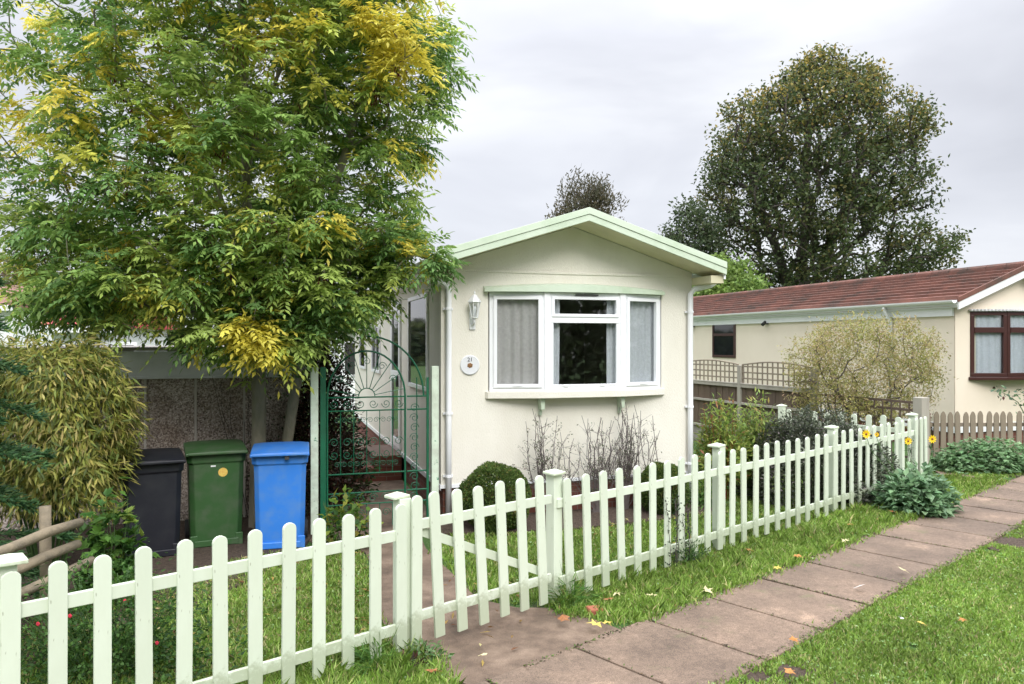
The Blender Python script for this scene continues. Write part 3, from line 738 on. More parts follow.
sr.tube([(XC+.085*math.cos(a), 0, 1.43+.085*math.sin(a)) for a in [math.pi*i/10 for i in range(11)]], .006, 5)
sr.build('sunburst', M['greeniron'], ig)
_sp = MB(); _pts = []
for i in range(19):
    t_ = i/18; a = t_*1.4*2*math.pi; rr = .045*(1-.78*t_); _pts.append((rr*math.cos(a), 0, rr*math.sin(a)))
_sp.tube(_pts, .0036, 5); scroll0 = _sp.build('scroll', M['greeniron'], ig); n_scroll = [0]
def scroll(cx, cz, r, dirn=1, flip=1):
    o = scroll0 if n_scroll[0] == 0 else scroll0.copy()
    if n_scroll[0]: C.objects.link(o); o.parent = ig
    n_scroll[0] += 1; o.location = (cx, 0, cz); k = r/.045; o.scale = (dirn*k, k, flip*k)
bars = [X0+(X1-X0)*i/6 for i in range(1, 6)]
for i, x in enumerate(bars):
    for z0_, z1_ in ((.62, 1.28), (.06, .3)): _b = MB(); _b.tube([(x, 0, z0_), (x, 0, z1_)], .0045, 5); _b.build('bar', M['greeniron'], ig)
    for zc in (.72, 1.18): scroll(x-.035, zc, .032, 1); scroll(x+.035, zc, .032, -1)
for i in range(6):
    x = X0+(X1-X0)*(i+.5)/6
    for zc, f in ((.95, 1), (.36, 1), (1.35, -1), (.82, -1)): scroll(x, zc, .048, 1 if i % 2 else -1, f)
    scroll(x, .2, .045, -1 if i % 2 else 1, 1)
for i in range(5):
    a = math.pi*(i+1)/6; scroll(XC+RR*.8*math.cos(a), 1.42+RR*.93*math.sin(a), .045, 1 if i % 2 else -1)
sp = MB(); x2 = GW-.03
for z in (.3, .42, .62, 1.28, 1.42): sp.tube([(X1+.02, 0, z), (x2, 0, z)], .009, 6)
oa = [(X1+.02-.0, 0, 1.42+RR*1.2), (X1+.1, 0, 1.72), (X1+.18, 0, 1.6), (x2, 0, 1.42)]
sp.tube([(XC+(RR+.2)*math.cos(a)*1.0, 0, 1.42+(RR+.13)*1.2*math.sin(a)) for a in [math.pi*.5*i/12 for i in range(13)]], .010)
for i in range(12):
    scroll((X1+x2)/2-.02, .14+.105*i, .05, 1 if i % 2 else -1, 1)
sp.tube([(X1+.125, 0, .06), (X1+.125, 0, 1.62)], .006, 5); sp.build('side_panel', M['greeniron'], ig)

# ------------------------------------------------------------------ shed wall behind the bins
M['jointc'] = paint('pale_joint', (.52, .48, .43), .85)
gs = thing('concrete_shed', (gx(302, 8.95), 8.95, 0), HANG, 'low sectional shed with brown pebble-dashed panels and a pale grey fascia, behind the bins', 'shed')
pw = MB(); pw.box(-6.5, 0, 0, .12, -.05, 1.6); pw.box(-.12, 0, .12, 5, -.05, 1.6); pw.build('wall', M['pebble'], gs)
for i in range(10):
    x = -.12-.515*i; j = MB(); j.box(x-.012, x+.012, -.012, -.001, 0, 1.595); j.build('panel_joint', M['jointc'], gs)
fa = MB(); fa.box(-6.6, .1, -.06, -.012, 1.6, 1.9); fa.box(.05, .1, -.012, 5.1, 1.6, 1.9); fa.box(-6.6, .1, -.075, -.061, 1.595, 1.625); fa.build('fascia', M['fascia'], gs, bevel=.004)
ro = MB(); ro.box(-6.62, .12, -.09, 5.1, 1.902, 1.94); ro.build('roof', M['concrete'], gs)

# ------------------------------------------------------------------ wheelie bins
def bin_(loc, rz, mat, label, Wd=.55, Dp=.62, Hh=.93, sticker=False, latch=False):
    t = thing('wheelie_bin', loc, rz, label, 'bin', 'wheelie bins in a row by the shed')
    wt, wb_ = Wd/2-.02, Wd/2-.045
    b = MB()
    rows = [(0.0, wb_, .05, Dp-.15), (.06, wb_, .04, Dp-.15), (.25, wb_+.008, .03, Dp-.13), (Hh-.10, wt-.004, .01, Dp-.06), (Hh-.09, wt+.012, -.004, Dp-.05), (Hh-.02, wt+.016, -.008, Dp-.04)]
    vs = []
    for z, hw, y0, y1 in rows:
        c = .045; vs += [(-hw+c, y0, z), (hw-c, y0, z), (hw, y0+c, z), (hw, y1-c, z), (hw-c, y1, z), (-hw+c, y1, z), (-hw, y1-c, z), (-hw, y0+c, z)]
    fs = [tuple(range(7, -1, -1)), tuple(range(40, 48))]
    for i in range(5):
        for j in range(8): fs.append((i*8+j, i*8+(j+1) % 8, (i+1)*8+(j+1) % 8, (i+1)*8+j))
    b.add(vs, fs); b.build('body', M[mat], t, bevel=.008)
    rb = MB(); rb.box(-wb_+.03, wb_-.03, .025, .045, .03, .09); rb.box(-wb_-.01, -wb_+.06, .03, .05, .0, .14); rb.box(wb_-.06, wb_+.01, .03, .05, .0, .14); rb.build('base_rib', M[mat], t, bevel=.006)
    l = MB(); hw = Wd/2+.005; vs = []
    for i in range(7):
        u = i/6; y = -.045+(Dp+.02)*u; z = Hh+.012+.035*math.sin(min(1, u*1.4)*math.pi/2)
        for k in range(7):
            s = -1+2*k/6; vs.append((s*hw, y, z+.012*(1-s**4)))
    for i in range(7):
        u = i/6; y = -.045+(Dp+.02)*u
        for k in range(7): s = -1+2*k/6; vs.append((s*hw, y, Hh-.018 if (k in (0, 6) or i in (0,)) else Hh-.01))
    fs = []
    for i in range(6):
        for k in range(6):
            a = i*7+k; fs += [(a, a+1, a+8, a+7), (a+49, a+56, a+57, a+50)]
    for k in range(6): fs += [(k, k+49, k+50, k+1), (42+k, 43+k, 92+k, 91+k)]
    for i in range(6): a = i*7; fs += [(a, a+7, a+56, a+49), (a+6, a+55, a+62, a+13)]
    l.add(vs, fs); l.build('lid', M[mat], t, bevel=.01)
    lip = MB(); lip.box(-hw*.93, hw*.93, -.075, -.045, Hh-.005, Hh+.02); lip.build('lid_grip', M[mat], t, bevel=.006)
    hb = MB(); hb.tube([(-wt+.05, Dp+.02, Hh-.01), (wt-.05, Dp+.02, Hh-.01)], .016); hb.box(-wt+.02, -wt+.06, Dp-.05, Dp+.03, Hh-.04, Hh+.03); hb.box(wt-.06, wt-.02, Dp-.05, Dp+.03, Hh-.04, Hh+.03); hb.build('handle', M[mat], t, bevel=.004)
    for s in (-1, 1):
        w_ = MB(); w_.lathe([(.04, s*(Wd/2-.06)), (.1, s*(Wd/2-.06)), (.1, s*(Wd/2-.01)), (.04, s*(Wd/2-.01))], (0, Dp-.07, .1), 20, 'x'); w_.build('wheel', M['rubber'], t)
    if sticker:
        s_ = MB(); s_.lathe([(.043, -.001), (.043, -.0035)], (.055, 0, 0), 24, 'y'); o = s_.build('sticker', M['sticker'], t); o.location = (0, .016, .74); o.rotation_euler = (R(1.2), 0, 0)
        s_ = MB(); s_.box(-.035, .01, -.004, -.001, -.007, .007); o = s_.build('embossed_mark', M['white'], t); o.location = (-.02, .012, .805)
    if latch:
        s_ = MB(); s_.box(.045, .085, -.058, -.046, Hh-.045, Hh+.012); s_.build('lid_latch', M['steel'], t, bevel=.003)
    return t
bin_((gx(280, 7.3), 7.3, 0), R(15), 'blue_plastic', 'bright blue wheelie bin next to the pale gate post', latch=True, Wd=.53, Dp=.54)
bin_((gx(217, 7.4), 7.40, 0), R(25), 'green_plastic', 'dark green wheelie bin with a round yellow sticker, middle of the three bins', sticker=True)
bin_((gx(154, 7.0), 6.98, 0), R(28), 'black_plastic', 'black wheelie bin beside the bamboo, leftmost of the three bins', Wd=.54, Hh=.9)

# ------------------------------------------------------------------ neighbour's home
NP = (8.07, 14.0); NWd = 3.05; NL = 14
nh = thing('park_home', (NP[0], NP[1], 0), HANG, 'peach rendered park home with red-brown tiled roof and mahogany windows, at the far right', 'house')
nz = lambda s: 3.43-.39*abs(s-NWd/2)
w = MB(); w.prism_y([(0, .38), (NWd, .38), (NWd, nz(NWd)-.1), (NWd/2, nz(NWd/2)-.1), (0, nz(0)-.1)], 0, .1); w.box(0, .1, .1, NL, .38, nz(0)-.1); w.box(NWd-.1, NWd, .1, NL, .38, nz(0)-.1); w.box(.1, NWd-.1, NL-.1, NL, .38, 2.7)
w.build('wall', M['nwall'], nh)
s_ = MB(); s_.box(-.015, NWd+.015, -.015, -.001, .34, .5); s_.box(-.015, -.001, 0, NL, .34, .5); s_.build('base_trim', M['white'], nh)
s_ = MB(); s_.box(.03, NWd-.03, .03, .1, -.05, .38); s_.box(.03, .1, .1, NL, -.05, .38); s_.build('brick_skirt', M['brick'], nh)
s_ = MB(); s_.box(-.012, .0-.001, -.012, .05, .5, nz(0)-.12); s_.box(-.012, .05, -.012, -.001, .5, nz(0)-.12); s_.build('corner_trim', M['nwall'], nh)
# tiled roof: overlapping courses of tiles
rt = MB(); nc = 9; e2 = .16
for sx in (-1, 1):
    for c in range(nc):
        s0 = c/nc; s1 = (c+1)/nc+.02
        xa = NWd/2+sx*(NWd/2+e2)*(1-s0); xb = NWd/2+sx*(NWd/2+e2)*(1-min(s1, 1)); za, zb = nz(xa)+.06, nz(xb)+.002
        y = -.22; off = (c % 2)*.17
        if sx > 0:
            rt.add([(xa, -.22, za), (xb, -.22, zb), (xb, NL+.2, zb), (xa, NL+.2, za), (xa, -.22, za-.03), (xb, -.22, zb-.03), (xb, NL+.2, zb-.03), (xa, NL+.2, za-.03)], [(0, 1, 2, 3), (7, 6, 5, 4), (0, 4, 5, 1), (1, 5, 6, 2), (2, 6, 7, 3), (3, 7, 4, 0)]); continue
        y = -.22-off
        while y < NL+.2:
            y0, y1 = max(y, -.22), min(y+.339, NL+.2); y += .34
            if y1-y0 < .02: continue
            dz = random.uniform(-.002, .002)
            rt.add([(xa, y0, za+dz), (xb, y0, zb+dz), (xb, y1, zb+dz), (xa, y1, za+dz), (xa, y0, za-.075), (xb, y0, zb-.03), (xb, y1, zb-.03), (xa, y1, za-.075)], [(0, 1, 2, 3), (7, 6, 5, 4), (0, 4, 5, 1), (1, 5, 6, 2), (2, 6, 7, 3), (3, 7, 4, 0)])
rt.build('roof', M['tile'], nh)
rg_ = MB()
y = -.24
while y < NL+.2:
    rg_.tube([(NWd/2, y, 3.43), (NWd/2, y+.42, 3.43)], .085, 10); y += .43
rg_.build('ridge_tile', M['tile'], nh)
vt = MB()
for sx in (-1, 1):
    xa = NWd/2+sx*(NWd/2+e2+.02); vt.prism_y([(xa, nz(xa)+.04), (NWd/2, 3.43+.045), (NWd/2, 3.43-.05), (xa, nz(xa)-.05)], -.26, -.222)
vt.build('verge_tile', M['tile'], nh, bevel=.005)
s_ = MB()
for sx in (-1, 1):
    xa = NWd/2+sx*(NWd/2+e2); s_.prism_y([(xa, nz(xa)-.052), (NWd/2, 3.43-.052), (NWd/2, 3.43-.19), (xa, nz(xa)-.19)], -.245, -.205)
s_.build('bargeboard', M['white'], nh, bevel=.003)
s_ = MB(); s_.box(-e2, -e2+.02, -.2, NL+.1, nz(-e2)-.12, nz(-e2)-.03); s_.box(-.06, -.002, 0, NL, nz(0)-.36, nz(0)-.21); s_.box(-e2+.02, -.001, -.2, NL, nz(0)-.21, nz(0)-.19); s_.build('eave_board', M['white'], nh)
gu = MB(); half_gutter(gu, -e2-.06, -.2, NL+.1, nz(-e2)-.02, .06); gu.build('gutter', M['white'], nh)
dp = MB(); dp.tube([(-e2-.05, 1.47, nz(-e2)-.07), (-e2-.05, 1.47, nz(-e2)-.12), (-.05, 1.47, nz(-e2)-.35), (-.05, 1.47, .1)], .036, 10); dp.build('downpipe', M['white'], nh, smooth=True)
side_window(6.92, 8.04, 1.57, 2.56, nh, mat='brownframe', fw=.07, tr=2.2); side_window(9.6, 10.4, .45, 2.5, nh, 'door', mat='brownframe', fw=.1)
NA, NB, NC_, ND = (.36, 0), (.98, -.22), (2.07, -.22), (2.69, 0)
for k, (a, b_) in enumerate(((NA, NB), (NB, NC_), (NC_, ND))):
    mt, ln = facet(a, b_); f = MB(); ring_frame(f, mt, .0, ln, 1.36, 2.56, .07, -.02, .05); f.box(.07, ln-.07, -.03, .05, 2.17, 2.27, mt)
    if k == 1: f.box(ln/2-.04, ln/2+.04, -.025, .05, 1.43, 2.17, mt)
    wo = f.build('window', M['brownframe'], nh, bevel=.004)
    for z0_, z1_ in ((1.42, 2.18), (2.26, 2.5)):
        p = MB(); p.box(.06, ln-.06, .012, .018, z0_, z1_, mt); p.build('pane', M['glass'], wo)
    c = MB(); curtain(c, mt, .05, ln-.05, 1.42, 2.5, .045, .012, .11); c.build('lace_curtain', M['lace'], wo, smooth=True)
s_ = MB(); s_.prism_z([(.32, -.001), (.32, -.04), (.96, -.27), (2.09, -.27), (2.73, -.04), (2.73, -.001)], 1.30, 1.358); s_.build('window_sill', M['brownframe'], nh, bevel=.006)
s_ = MB(); s_.prism_z([(.32, -.001), (.32, -.04), (.96, -.27), (2.09, -.27), (2.73, -.04), (2.73, -.001)], 2.562, 2.60)
for i in range(40):
    a_ = i/39; x = .33+2.39*a_; y = -.05-(.225*min(1, min(a_, 1-a_)/.27)); s_.lathe([(.028, 0), (.028, .03)], (x, y-.0, 2.572), 8)
s_.build('window_canopy', M['fascia'], nh)
for yy in (5.55, 9.05):
    s_ = MB(); s_.box(-.05, -.002, yy-.05, yy+.05, 2.45, 2.55); s_.tube([(-.05, yy, 2.5), (-.15, yy, 2.43)], .045, 10); s_.build('floodlight', M['black'], nh)

# ------------------------------------------------------------------ boundary fence with trellis
A_, B_, C__, D_ = Vector((5.70, 10.7)), Vector((4.95, 12.55)), Vector((4.28, 14.28)), Vector((3.60, 16.0))
tf = thing('trellis_fence', xy(A_), math.atan2((B_-A_).y, (B_-A_).x), 'dark boarded boundary fence topped with arched trellis, between the two homes', 'fence')
Ls = [0, (B_-A_).length, (B_-A_).length+(C__-B_).length, (B_-A_).length+(C__-B_).length+(D_-C__).length]
Ls.append(Ls[-1]+1.87); Ls.append(Ls[-1]+1.87)
for i, (l_, hgt) in enumerate(zip(Ls, (1.23, 1.56, 1.57, 1.58, 1.58, 1.58))):
    wd = .075 if i == 0 else .05
    p = MB(); p.box(l_-wd, l_+wd, -wd, wd, -.1, hgt); p.build('post', M['greypost'], tf, bevel=.008)
for i in range(1, 5):
    a, b_ = Ls[i]+.05, Ls[i+1]-.05; n = 18; bd = MB()
    for k in range(n):
        x = a+(b_-a)*k/n; bd.box(x, x+(b_-a)/n-.001, -.008+(k % 2)*.008, .004+(k % 2)*.008, .3, 1.16)
    bd.build('board_panel', M['panelwood'], tf)
    r_ = MB()
    for z, hh in ((.84, .045), (1.16, .055), (.32, .05)): r_.box(a, b_, -.02 if 0 else .018, .05, z, z+hh)
    r_.box(a, b_, -.03, .055, 1.216, 1.24); r_.build('rail', M['greypost'], tf, bevel=.004)
    g_ = MB(); g_.box(a, b_, -.02, .02, .0, .3); g_.build('gravel_board', M['concrete'], tf)
    tr = MB(); nv = 13
    for k in range(nv+1):
        x = a+.02+(b_-a-.04)*k/nv; zt_ = 1.57+.065*math.sin(math.pi*k/nv); tr.box(x-.014, x+.014, .0, .012, 1.24, zt_)
    for z in (1.33, 1.44, 1.55): tr.box(a+.01, b_-.01, .0125, .022, z-.013, z+.013)
    tr.tube([(a+(b_-a)*k/16, .01, 1.58+.065*math.sin(math.pi*k/16)) for k in range(17)], .014, 5); tr.build('trellis', M['brownpicket'], tf)
tr = MB(); a, b_ = Ls[0]+.08, Ls[1]-.05
for z, zz in ((1.13, 1.165), (1.02, 1.055), (.85, .88), (.6, .63), (.35, .38)): tr.box(a, b_, -.012, .012, z, zz)
for k in range(12): x = a+.1+(b_-a-.2)*k/11; tr.box(x-.011, x+.011, .0125, .024, .2, 1.13)
tr.build('low_trellis', M['panelwood'], tf)

bf = thing('picket_fence', (6.72, 12.5, 0), R(1.5), 'weathered brown picket fence with pointed tops in front of the peach home', 'fence')
pk = MB(); wv = .043; pk.prism_y([(-wv, .05), (wv, .05), (wv, .79), (wv*.75, .83), (wv*.35, .858), (0, .868), (-wv*.35, .858), (-wv*.75, .83), (-wv, .79)], -.01, .01)
p0 = pk.build('picket', M['brownpicket'], bf, bevel=.003); p0.location = (.05, 0, 0)
for i in range(1, 26):
    o = p0.copy(); C.objects.link(o); o.parent = bf; o.location = (.05+.125*i, 0, random.uniform(-.012, .012)); o.rotation_euler = (random.uniform(-.02, .02), random.uniform(-.02, .02), 0)
r_ = MB(); r_.box(0, 3.3, .012, .05, .2, .26); r_.build('rail', M['brownpicket'], bf); r_ = MB(); r_.box(0, 3.3, .012, .05, .62, .68); r_.build('rail', M['brownpicket'], bf)
r_ = MB(); r_.box(-.06, .03, .02, .1, 0, .9); r_.build('post', M['brownpicket'], bf, bevel=.005)

# ------------------------------------------------------------------ trees
def tree(name, label, group, base, starts, clumps, rtip, rbase, bark, leaf_fn, seg=.25, cat='tree', sides=7, up=.5, crown='crown', trunk='trunk'):
    rg = np.random.default_rng(abs(hash(name)) % 1000 if 0 else len(label)*7+3)
    t = thing(name, base, 0, label, cat, group); b0 = np.array(base)
    P, par, ends = grow(rg, starts, clumps, seg, up)
    o = branch_mesh(trunk, P-b0, par, ends, rtip, rbase, bark, t, sides)
    V, k, cols, mat = leaf_fn(rg, P-b0, par, ends, clumps)
    np_mesh(crown, V, k, cols, mat, t)
    return t, P-b0, par, ends

# ash-like tree in the garden
rg = np.random.default_rng(21)
tab = [(1.93, -4.6, -1.9), (2.15, -4.95, -1.75), (2.6, -5.3, -1.2), (3.0, -5.5, -.95), (3.4, -5.6, -1.0), (3.85, -5.9, -1.0), (4.5, -6.1, -.6), (5.0, -6.1, -.45), (5.6, -6.0, -.6), (6.2, -5.2, -1.0), (6.9, -4.2, -1.6), (7.2, -3.4, -2.4)]
def dn(x, z):
    if x < -3.0 and z < 2.3: return .08
    if x < -4.1 and z > 3.2: return .38
    if x < -4.7 and z > 2.5: return .38
    return 1
cl = profile_sampler(rg, tab, 8.1, 1.55, 1080, .3, dn)
low = profile_sampler(rg, [(1.98, -4.4, -1.7), (2.3, -4.9, -1.45), (3.2, -5.3, -1.0)], 7.9, 1.3, 180, .3, dn); cl = np.concatenate([cl, low])
extra = np.array([(-.78+rg.normal(0, .12), 7.75+rg.normal(0, .12), 2.82+rg.normal(0, .12)) for _ in range(6)]+[(-1.15, 7.8, 3.0), (-1.2, 7.7, 2.7), (-1.5, 7.5, 2.3)])
cl = np.concatenate([cl, extra])
tr1 = [np.array(p) for p in [(-2.74, 8.25, -.05), (-2.72, 8.24, .5), (-2.71, 8.22, 1.0), (-2.70, 8.2, 1.5), (-2.72, 8.18, 2.1), (-2.75, 8.15, 2.8), (-2.8, 8.1, 3.5), (-2.82, 8.1, 4.2), (-2.8, 8.05, 5.0), (-2.85, 8.0, 5.8), (-2.85, 8.0, 6.5)]]
tr2 = [np.array(p) for p in [(-2.50, 8.3, -.05), (-2.47, 8.3, .5), (-2.42, 8.28, .95), (-2.33, 8.25, 1.5), (-2.22, 8.2, 2.1), (-2.05, 8.1, 2.8), (-1.85, 8.0, 3.6), (-1.6, 7.95, 4.4), (-1.4, 7.9, 5.2)]]
tr3 = [np.array(p) for p in [(-2.95, 8.4, -.05), (-3.0, 8.4, .7), (-3.1, 8.35, 1.5), (-3.3, 8.3, 2.3), (-3.6, 8.3, 3.2), (-3.95, 8.2, 4.2), (-4.3, 8.2, 5.2)]]
def ash_leaves(rg, P, par, ends, clumps):
    pts = []; dirs = []; colr = []; b0 = P[ends]
    for e_ in ends:
        chain = [e_]; q = e_
        for _ in range(3):
            if par[q] >= 0: q = par[q]; chain.append(q)
        tip = P[e_]; dd = tip-P[chain[-1]]; dd = dd/(np.linalg.norm(dd)+1e-9); c = tip+np.array([-2.7, 8.2, 0])
        n = int(rg.integers(12, 19)); X, Zz = c[0], c[2]
        if X < -4.9 and Zz > 2.6: n = int(n*.7)
        yell = .12+.22*np.clip((Zz-3.3)/3, 0, 1)+.35*np.clip((-4.6-X)/1.0, 0, 1)+.30*max(0, vnoise(np.array([X]), np.array([Zz]), 1.7, 3)[0])
        if Zz < 2.3: yell *= .3
        kind = rg.random()
        if rg.random() < yell: base = [(.74, .64, .11), (.58, .58, .11), (.46, .53, .11)][rg.integers(3)]
        elif rg.random() < .45: base = (.35, .46, .11)
        elif rg.random() < .5: base = (.23, .36, .09)
        else: base = (.15, .27, .08)
        # a golden spray low in front of the trunks
        if np.linalg.norm(c-np.array([-2.35, 7.1, 2.07])) < .27: base = (.74, .66, .11)
        if np.linalg.norm(c-np.array([-1.05, 7.2, 4.7])) < .4 or np.linalg.norm(c-np.array([-3.1, 7.2, 3.95])) < .35: base = (.72, .64, .11)
        for _ in range(n):
            k = chain[rg.integers(len(chain))]; p = P[k]+(tip-P[k])*rg.random()+rg.normal(0, .05, 3)
            d = rg.normal(0, 1, 3); d[2] = d[2]*.6-.1; d = d/np.linalg.norm(d)+dd*.7
            pts.append(p); dirs.append(d); colr.append(np.array(base)*rg.uniform(.8, 1.25))
    V, cc = compound(rg, np.array(pts), np.array(dirs), .23, .085, .031, 4, np.array(colr))
    return V, 4, cc, M['leaf']
front = []
for (x, y_, z) in ((-2.35, 7.1, 2.07), (-2.6, 7.05, 2.1), (-2.15, 7.2, 2.0), (-1.05, 7.2, 4.7), (-1.2, 7.15, 4.9), (-3.1, 7.2, 3.95), (-2.8, 7.1, 3.9)):
    for _ in range(4): front.append((x+rg.normal(0, .12), y_+rg.normal(0, .08), z+rg.normal(0, .08)))
cl = np.concatenate([cl, np.array(front)])
t, P_, par_, ends_ = tree('ash_tree', 'large multi-stemmed tree with green and yellowing feathery leaves over the bins and iron gate', None, (-2.7, 8.2, 0),
     [(-1, tr1), (1, tr2[1:]), (4, tr3[3:])], cl, .004, .095, M['bark'], ash_leaves, .22, sides=8)
# hanging bunches of dark red keys in the crown
kk = []; kc = []
for i in rg.choice(len(ends_), 190):
    c = P_[ends_[i]]
    if c[2] < 2.6 or c[1] > -.2: continue
    for _ in range(26): kk.append(c+np.array([rg.normal(0, .045), rg.normal(0, .045), -abs(rg.normal(0, .07))])); kc.append(np.array([.10, .022, .02])*rg.uniform(.6, 1.6))
kk = np.array(kk); np_mesh('seed_bunches', leaves(kk, np.stack([rg.normal(0, .3, len(kk)), rg.normal(0, .3, len(kk)), -np.ones(len(kk))], 1), rg.normal(0, 1, (len(kk), 3)), .05, .014), 4, kc, M['leaf'], t)

def simple_leaves(size, n_, rad, pal, wts, mat='leaf', asp=.6, top=None, droop=.2, flat=1.0):
    def fn(rg, P, par, ends, clumps):
        E = P[ends]; n = len(E)*n_; c = np.repeat(E, n_, 0)+np.clip(rg.normal(0, 1, (len(E)*n_, 3)), -1.7, 1.7)*rad*np.array([1, 1, flat])
        par_d = np.repeat(E-P[par[ends]], n_, 0); A = unit(rg.normal(0, 1, (n, 3))+unit(par_d)*.8); A[:, 2] -= droop
        cc = palette(rg, n, pal, wts, .25)
        ci = palette(rg, len(E), pal, wts, .2); cc = cc*.5+np.repeat(ci, n_, 0)*.5
        if top is not None:
            z = c[:, 2]; f = np.clip((z-top[0])/(top[1]-top[0]), 0, 1)*rg.random(n) > .45; cc[f] = palette(rg, int(f.sum()), top[2], [1]*len(top[2]), .25)
        return leaves(c, A, np.array([0, 0, 1.])+rg.normal(0, .7, (n, 3)), size*rg.uniform(.7, 1.25, n), size*asp*rg.uniform(.8, 1.2, n)), 4, cc, M[mat]
    return fn
def pxtab(rows, Y): return [(at(0, v, Y).z, gx(a, Y), gx(b_, Y)) for v, a, b_ in rows]
# big tree on the horizon
Y = 45.0; rg = np.random.default_rng(5)
tabB = pxtab([(296, 760, 900), (285, 748, 935), (269, 735, 938), (245, 716, 950), (238, 706, 950), (215, 702, 926), (191, 702, 944), (176, 705, 925), (160, 707, 905), (142, 712, 932), (122, 716, 918), (105, 735, 888), (90, 765, 884), (75, 782, 872), (62, 800, 852), (56, 812, 840)], Y)
hol = [(gx(930, Y), at(0, 205, Y).z, 1.4), (gx(880, Y), at(0, 232, Y).z, 1.0), (gx(905, Y), at(0, 165, Y).z, .9), (gx(745, Y), at(0, 250, Y).z, 1.0), (gx(840, Y), at(0, 250, Y).z, 1.2), (gx(775, Y), at(0, 255, Y).z, .9), (gx(870, Y), at(0, 110, Y).z, .5)]
def dnB(x, z):
    for hx, hz, r in hol:
        if (x-hx)**2+(z-hz)**2 < r*r: return .15
    return 1
clB = profile_sampler(rg, tabB, Y, 5.5, 1250, .35, dnB)
bx_ = gx(803, Y); tk = [np.array((bx_+dx, Y, z)) for dx, z in ((0, -.2), (.1, 2), (0, 4), (-.1, 6), (.1, 8), (.2, 10), (.1, 12), (.3, 14), (.2, 16))]
tk2 = [np.array((bx_+dx, Y+.3, z)) for dx, z in ((.5, 4), (1.1, 6), (2.0, 8.5), (3.0, 11), (3.6, 13))]
tk3 = [np.array((bx_+dx, Y-.3, z)) for dx, z in ((-.7, 4.5), (-1.5, 7), (-2.5, 9.5), (-3.2, 12))]
tree('oak_tree', 'tall broad-crowned tree turning brown on its top, on the skyline behind the peach home', None, (bx_, Y, 0), [(-1, tk), (1, tk2), (1, tk3)], clB, .034, .5, M['darkbark'],
     simple_leaves(.24, 38, .34, [(.085, .12, .045), (.12, .145, .05), (.06, .09, .04), (.22, .18, .06)], [4, 3, 3, 1], top=(8, 18, [(.36, .27, .07), (.24, .22, .06), (.16, .17, .055)])), .8, sides=6)
rg = np.random.default_rng(6); Y = 43.0
tabS = pxtab([(300, 672, 725), (270, 662, 728), (245, 664, 722), (225, 668, 716), (210, 680, 706), (203, 688, 700)], Y)
clS = profile_sampler(rg, tabS, Y, 1.8, 150, .2); bx2 = gx(695, Y)
tree('small_tree', 'small grey-green tree at the left foot of the tall skyline tree', None, (bx2, Y, 0), [(-1, [np.array((bx2, Y, z)) for z in (-.2, 2, 4, 6, 8)])], clS, .02, .16, M['darkbark'],
     simple_leaves(.24, 45, .36, [(.085, .12, .055), (.06, .09, .045), (.12, .14, .07)], [3, 3, 2]), .7, sides=5)
rg = np.random.default_rng(8); Y = 42.0
tabC = pxtab([(262, 545, 640), (240, 548, 628), (215, 552, 618), (205, 566, 616), (195, 564, 612), (185, 568, 604), (178, 572, 592)], Y)
clC = profile_sampler(rg, tabC, Y, 1.8, 170, .2); bx3 = gx(588, Y)
tree('wispy_tree', 'thin-leaved windswept tree top showing above the ridge of the cream home', None, (bx3, Y, 0), [(-1, [np.array((bx3, Y, z)) for z in (-.2, 2, 4, 6, 8, 9.5)])], clC, .02, .15, M['darkbark'],
     simple_leaves(.26, 55, .30, [(.11, .10, .06), (.08, .08, .05), (.18, .15, .09)], [3, 3, 2], asp=.28, droop=-.7), .6, sides=5, up=1.4)
rg = np.random.default_rng(9); Y = 27.0
tabG = pxtab([(312, 690, 768), (290, 695, 762), (275, 702, 752), (264, 712, 742)], Y); clG = profile_sampler(rg, tabG, Y, 1.3, 150, .2); bx4 = gx(725, Y)
tree('green_tree', 'bright green bushy tree just above the tiled roof of the peach home', None, (bx4, Y, 0), [(-1, [np.array((bx4, Y, z)) for z in (-.2, 1, 2.2, 3.3)])], clG, .01, .1, M['darkbark'],
     simple_leaves(.17, 50, .22, [(.17, .27, .06), (.24, .34, .08), (.11, .18, .045)], [3, 3, 2]), .4, sides=5)
rg = np.random.default_rng(10); Y = 34.0
tabH = pxtab([(318, -40, 70), (300, -40, 62), (280, -30, 52), (266, -5, 40)], Y); clH = profile_sampler(rg, tabH, Y, 1.5, 200, .2); bx5 = gx(20, Y)
tree('bare_tree', 'hazy brown thinning tree beyond the roofs at the left edge', None, (bx5, Y, 0), [(-1, [np.array((bx5, Y, z)) for z in (-.2, 1.5, 3, 4.2)])], clH, .012, .14, M['twig'],
     simple_leaves(.16, 26, .30, [(.22, .17, .09), (.16, .12, .07), (.16, .17, .06)], [3, 3, 2]), .5, sides=5)
# trees across the road behind the camera: they are what the window panes reflect
for i, (x, y, hgt, lab) in enumerate(((-9, -20, 8, 'dark green tree across the road, opposite the bins'), (1.5, -23, 9, 'dark green tree across the road, opposite the bow window'), (11, -19, 8, 'dark green tree across the road, opposite the peach home'))):
    rg = np.random.default_rng(40+i)
    tb_ = [(.6, x-3.4, x+3.4), (hgt*.5, x-4.2, x+4.2), (hgt*.8, x-2.8, x+2.8), (hgt, x-.8, x+.8)]; c_ = profile_sampler(rg, tb_, y, 3, 170, .6)
    tree('roadside_tree', lab, None, (x, y, 0), [(-1, [np.array((x, y, z)) for z in (-.2, 1.5, 3, 5)])], c_, .03, .3, M['darkbark'],
         simple_leaves(.8, 22, .6, [(.04, .07, .02), (.06, .09, .025)], [1, 1]), 1.2, sides=5)

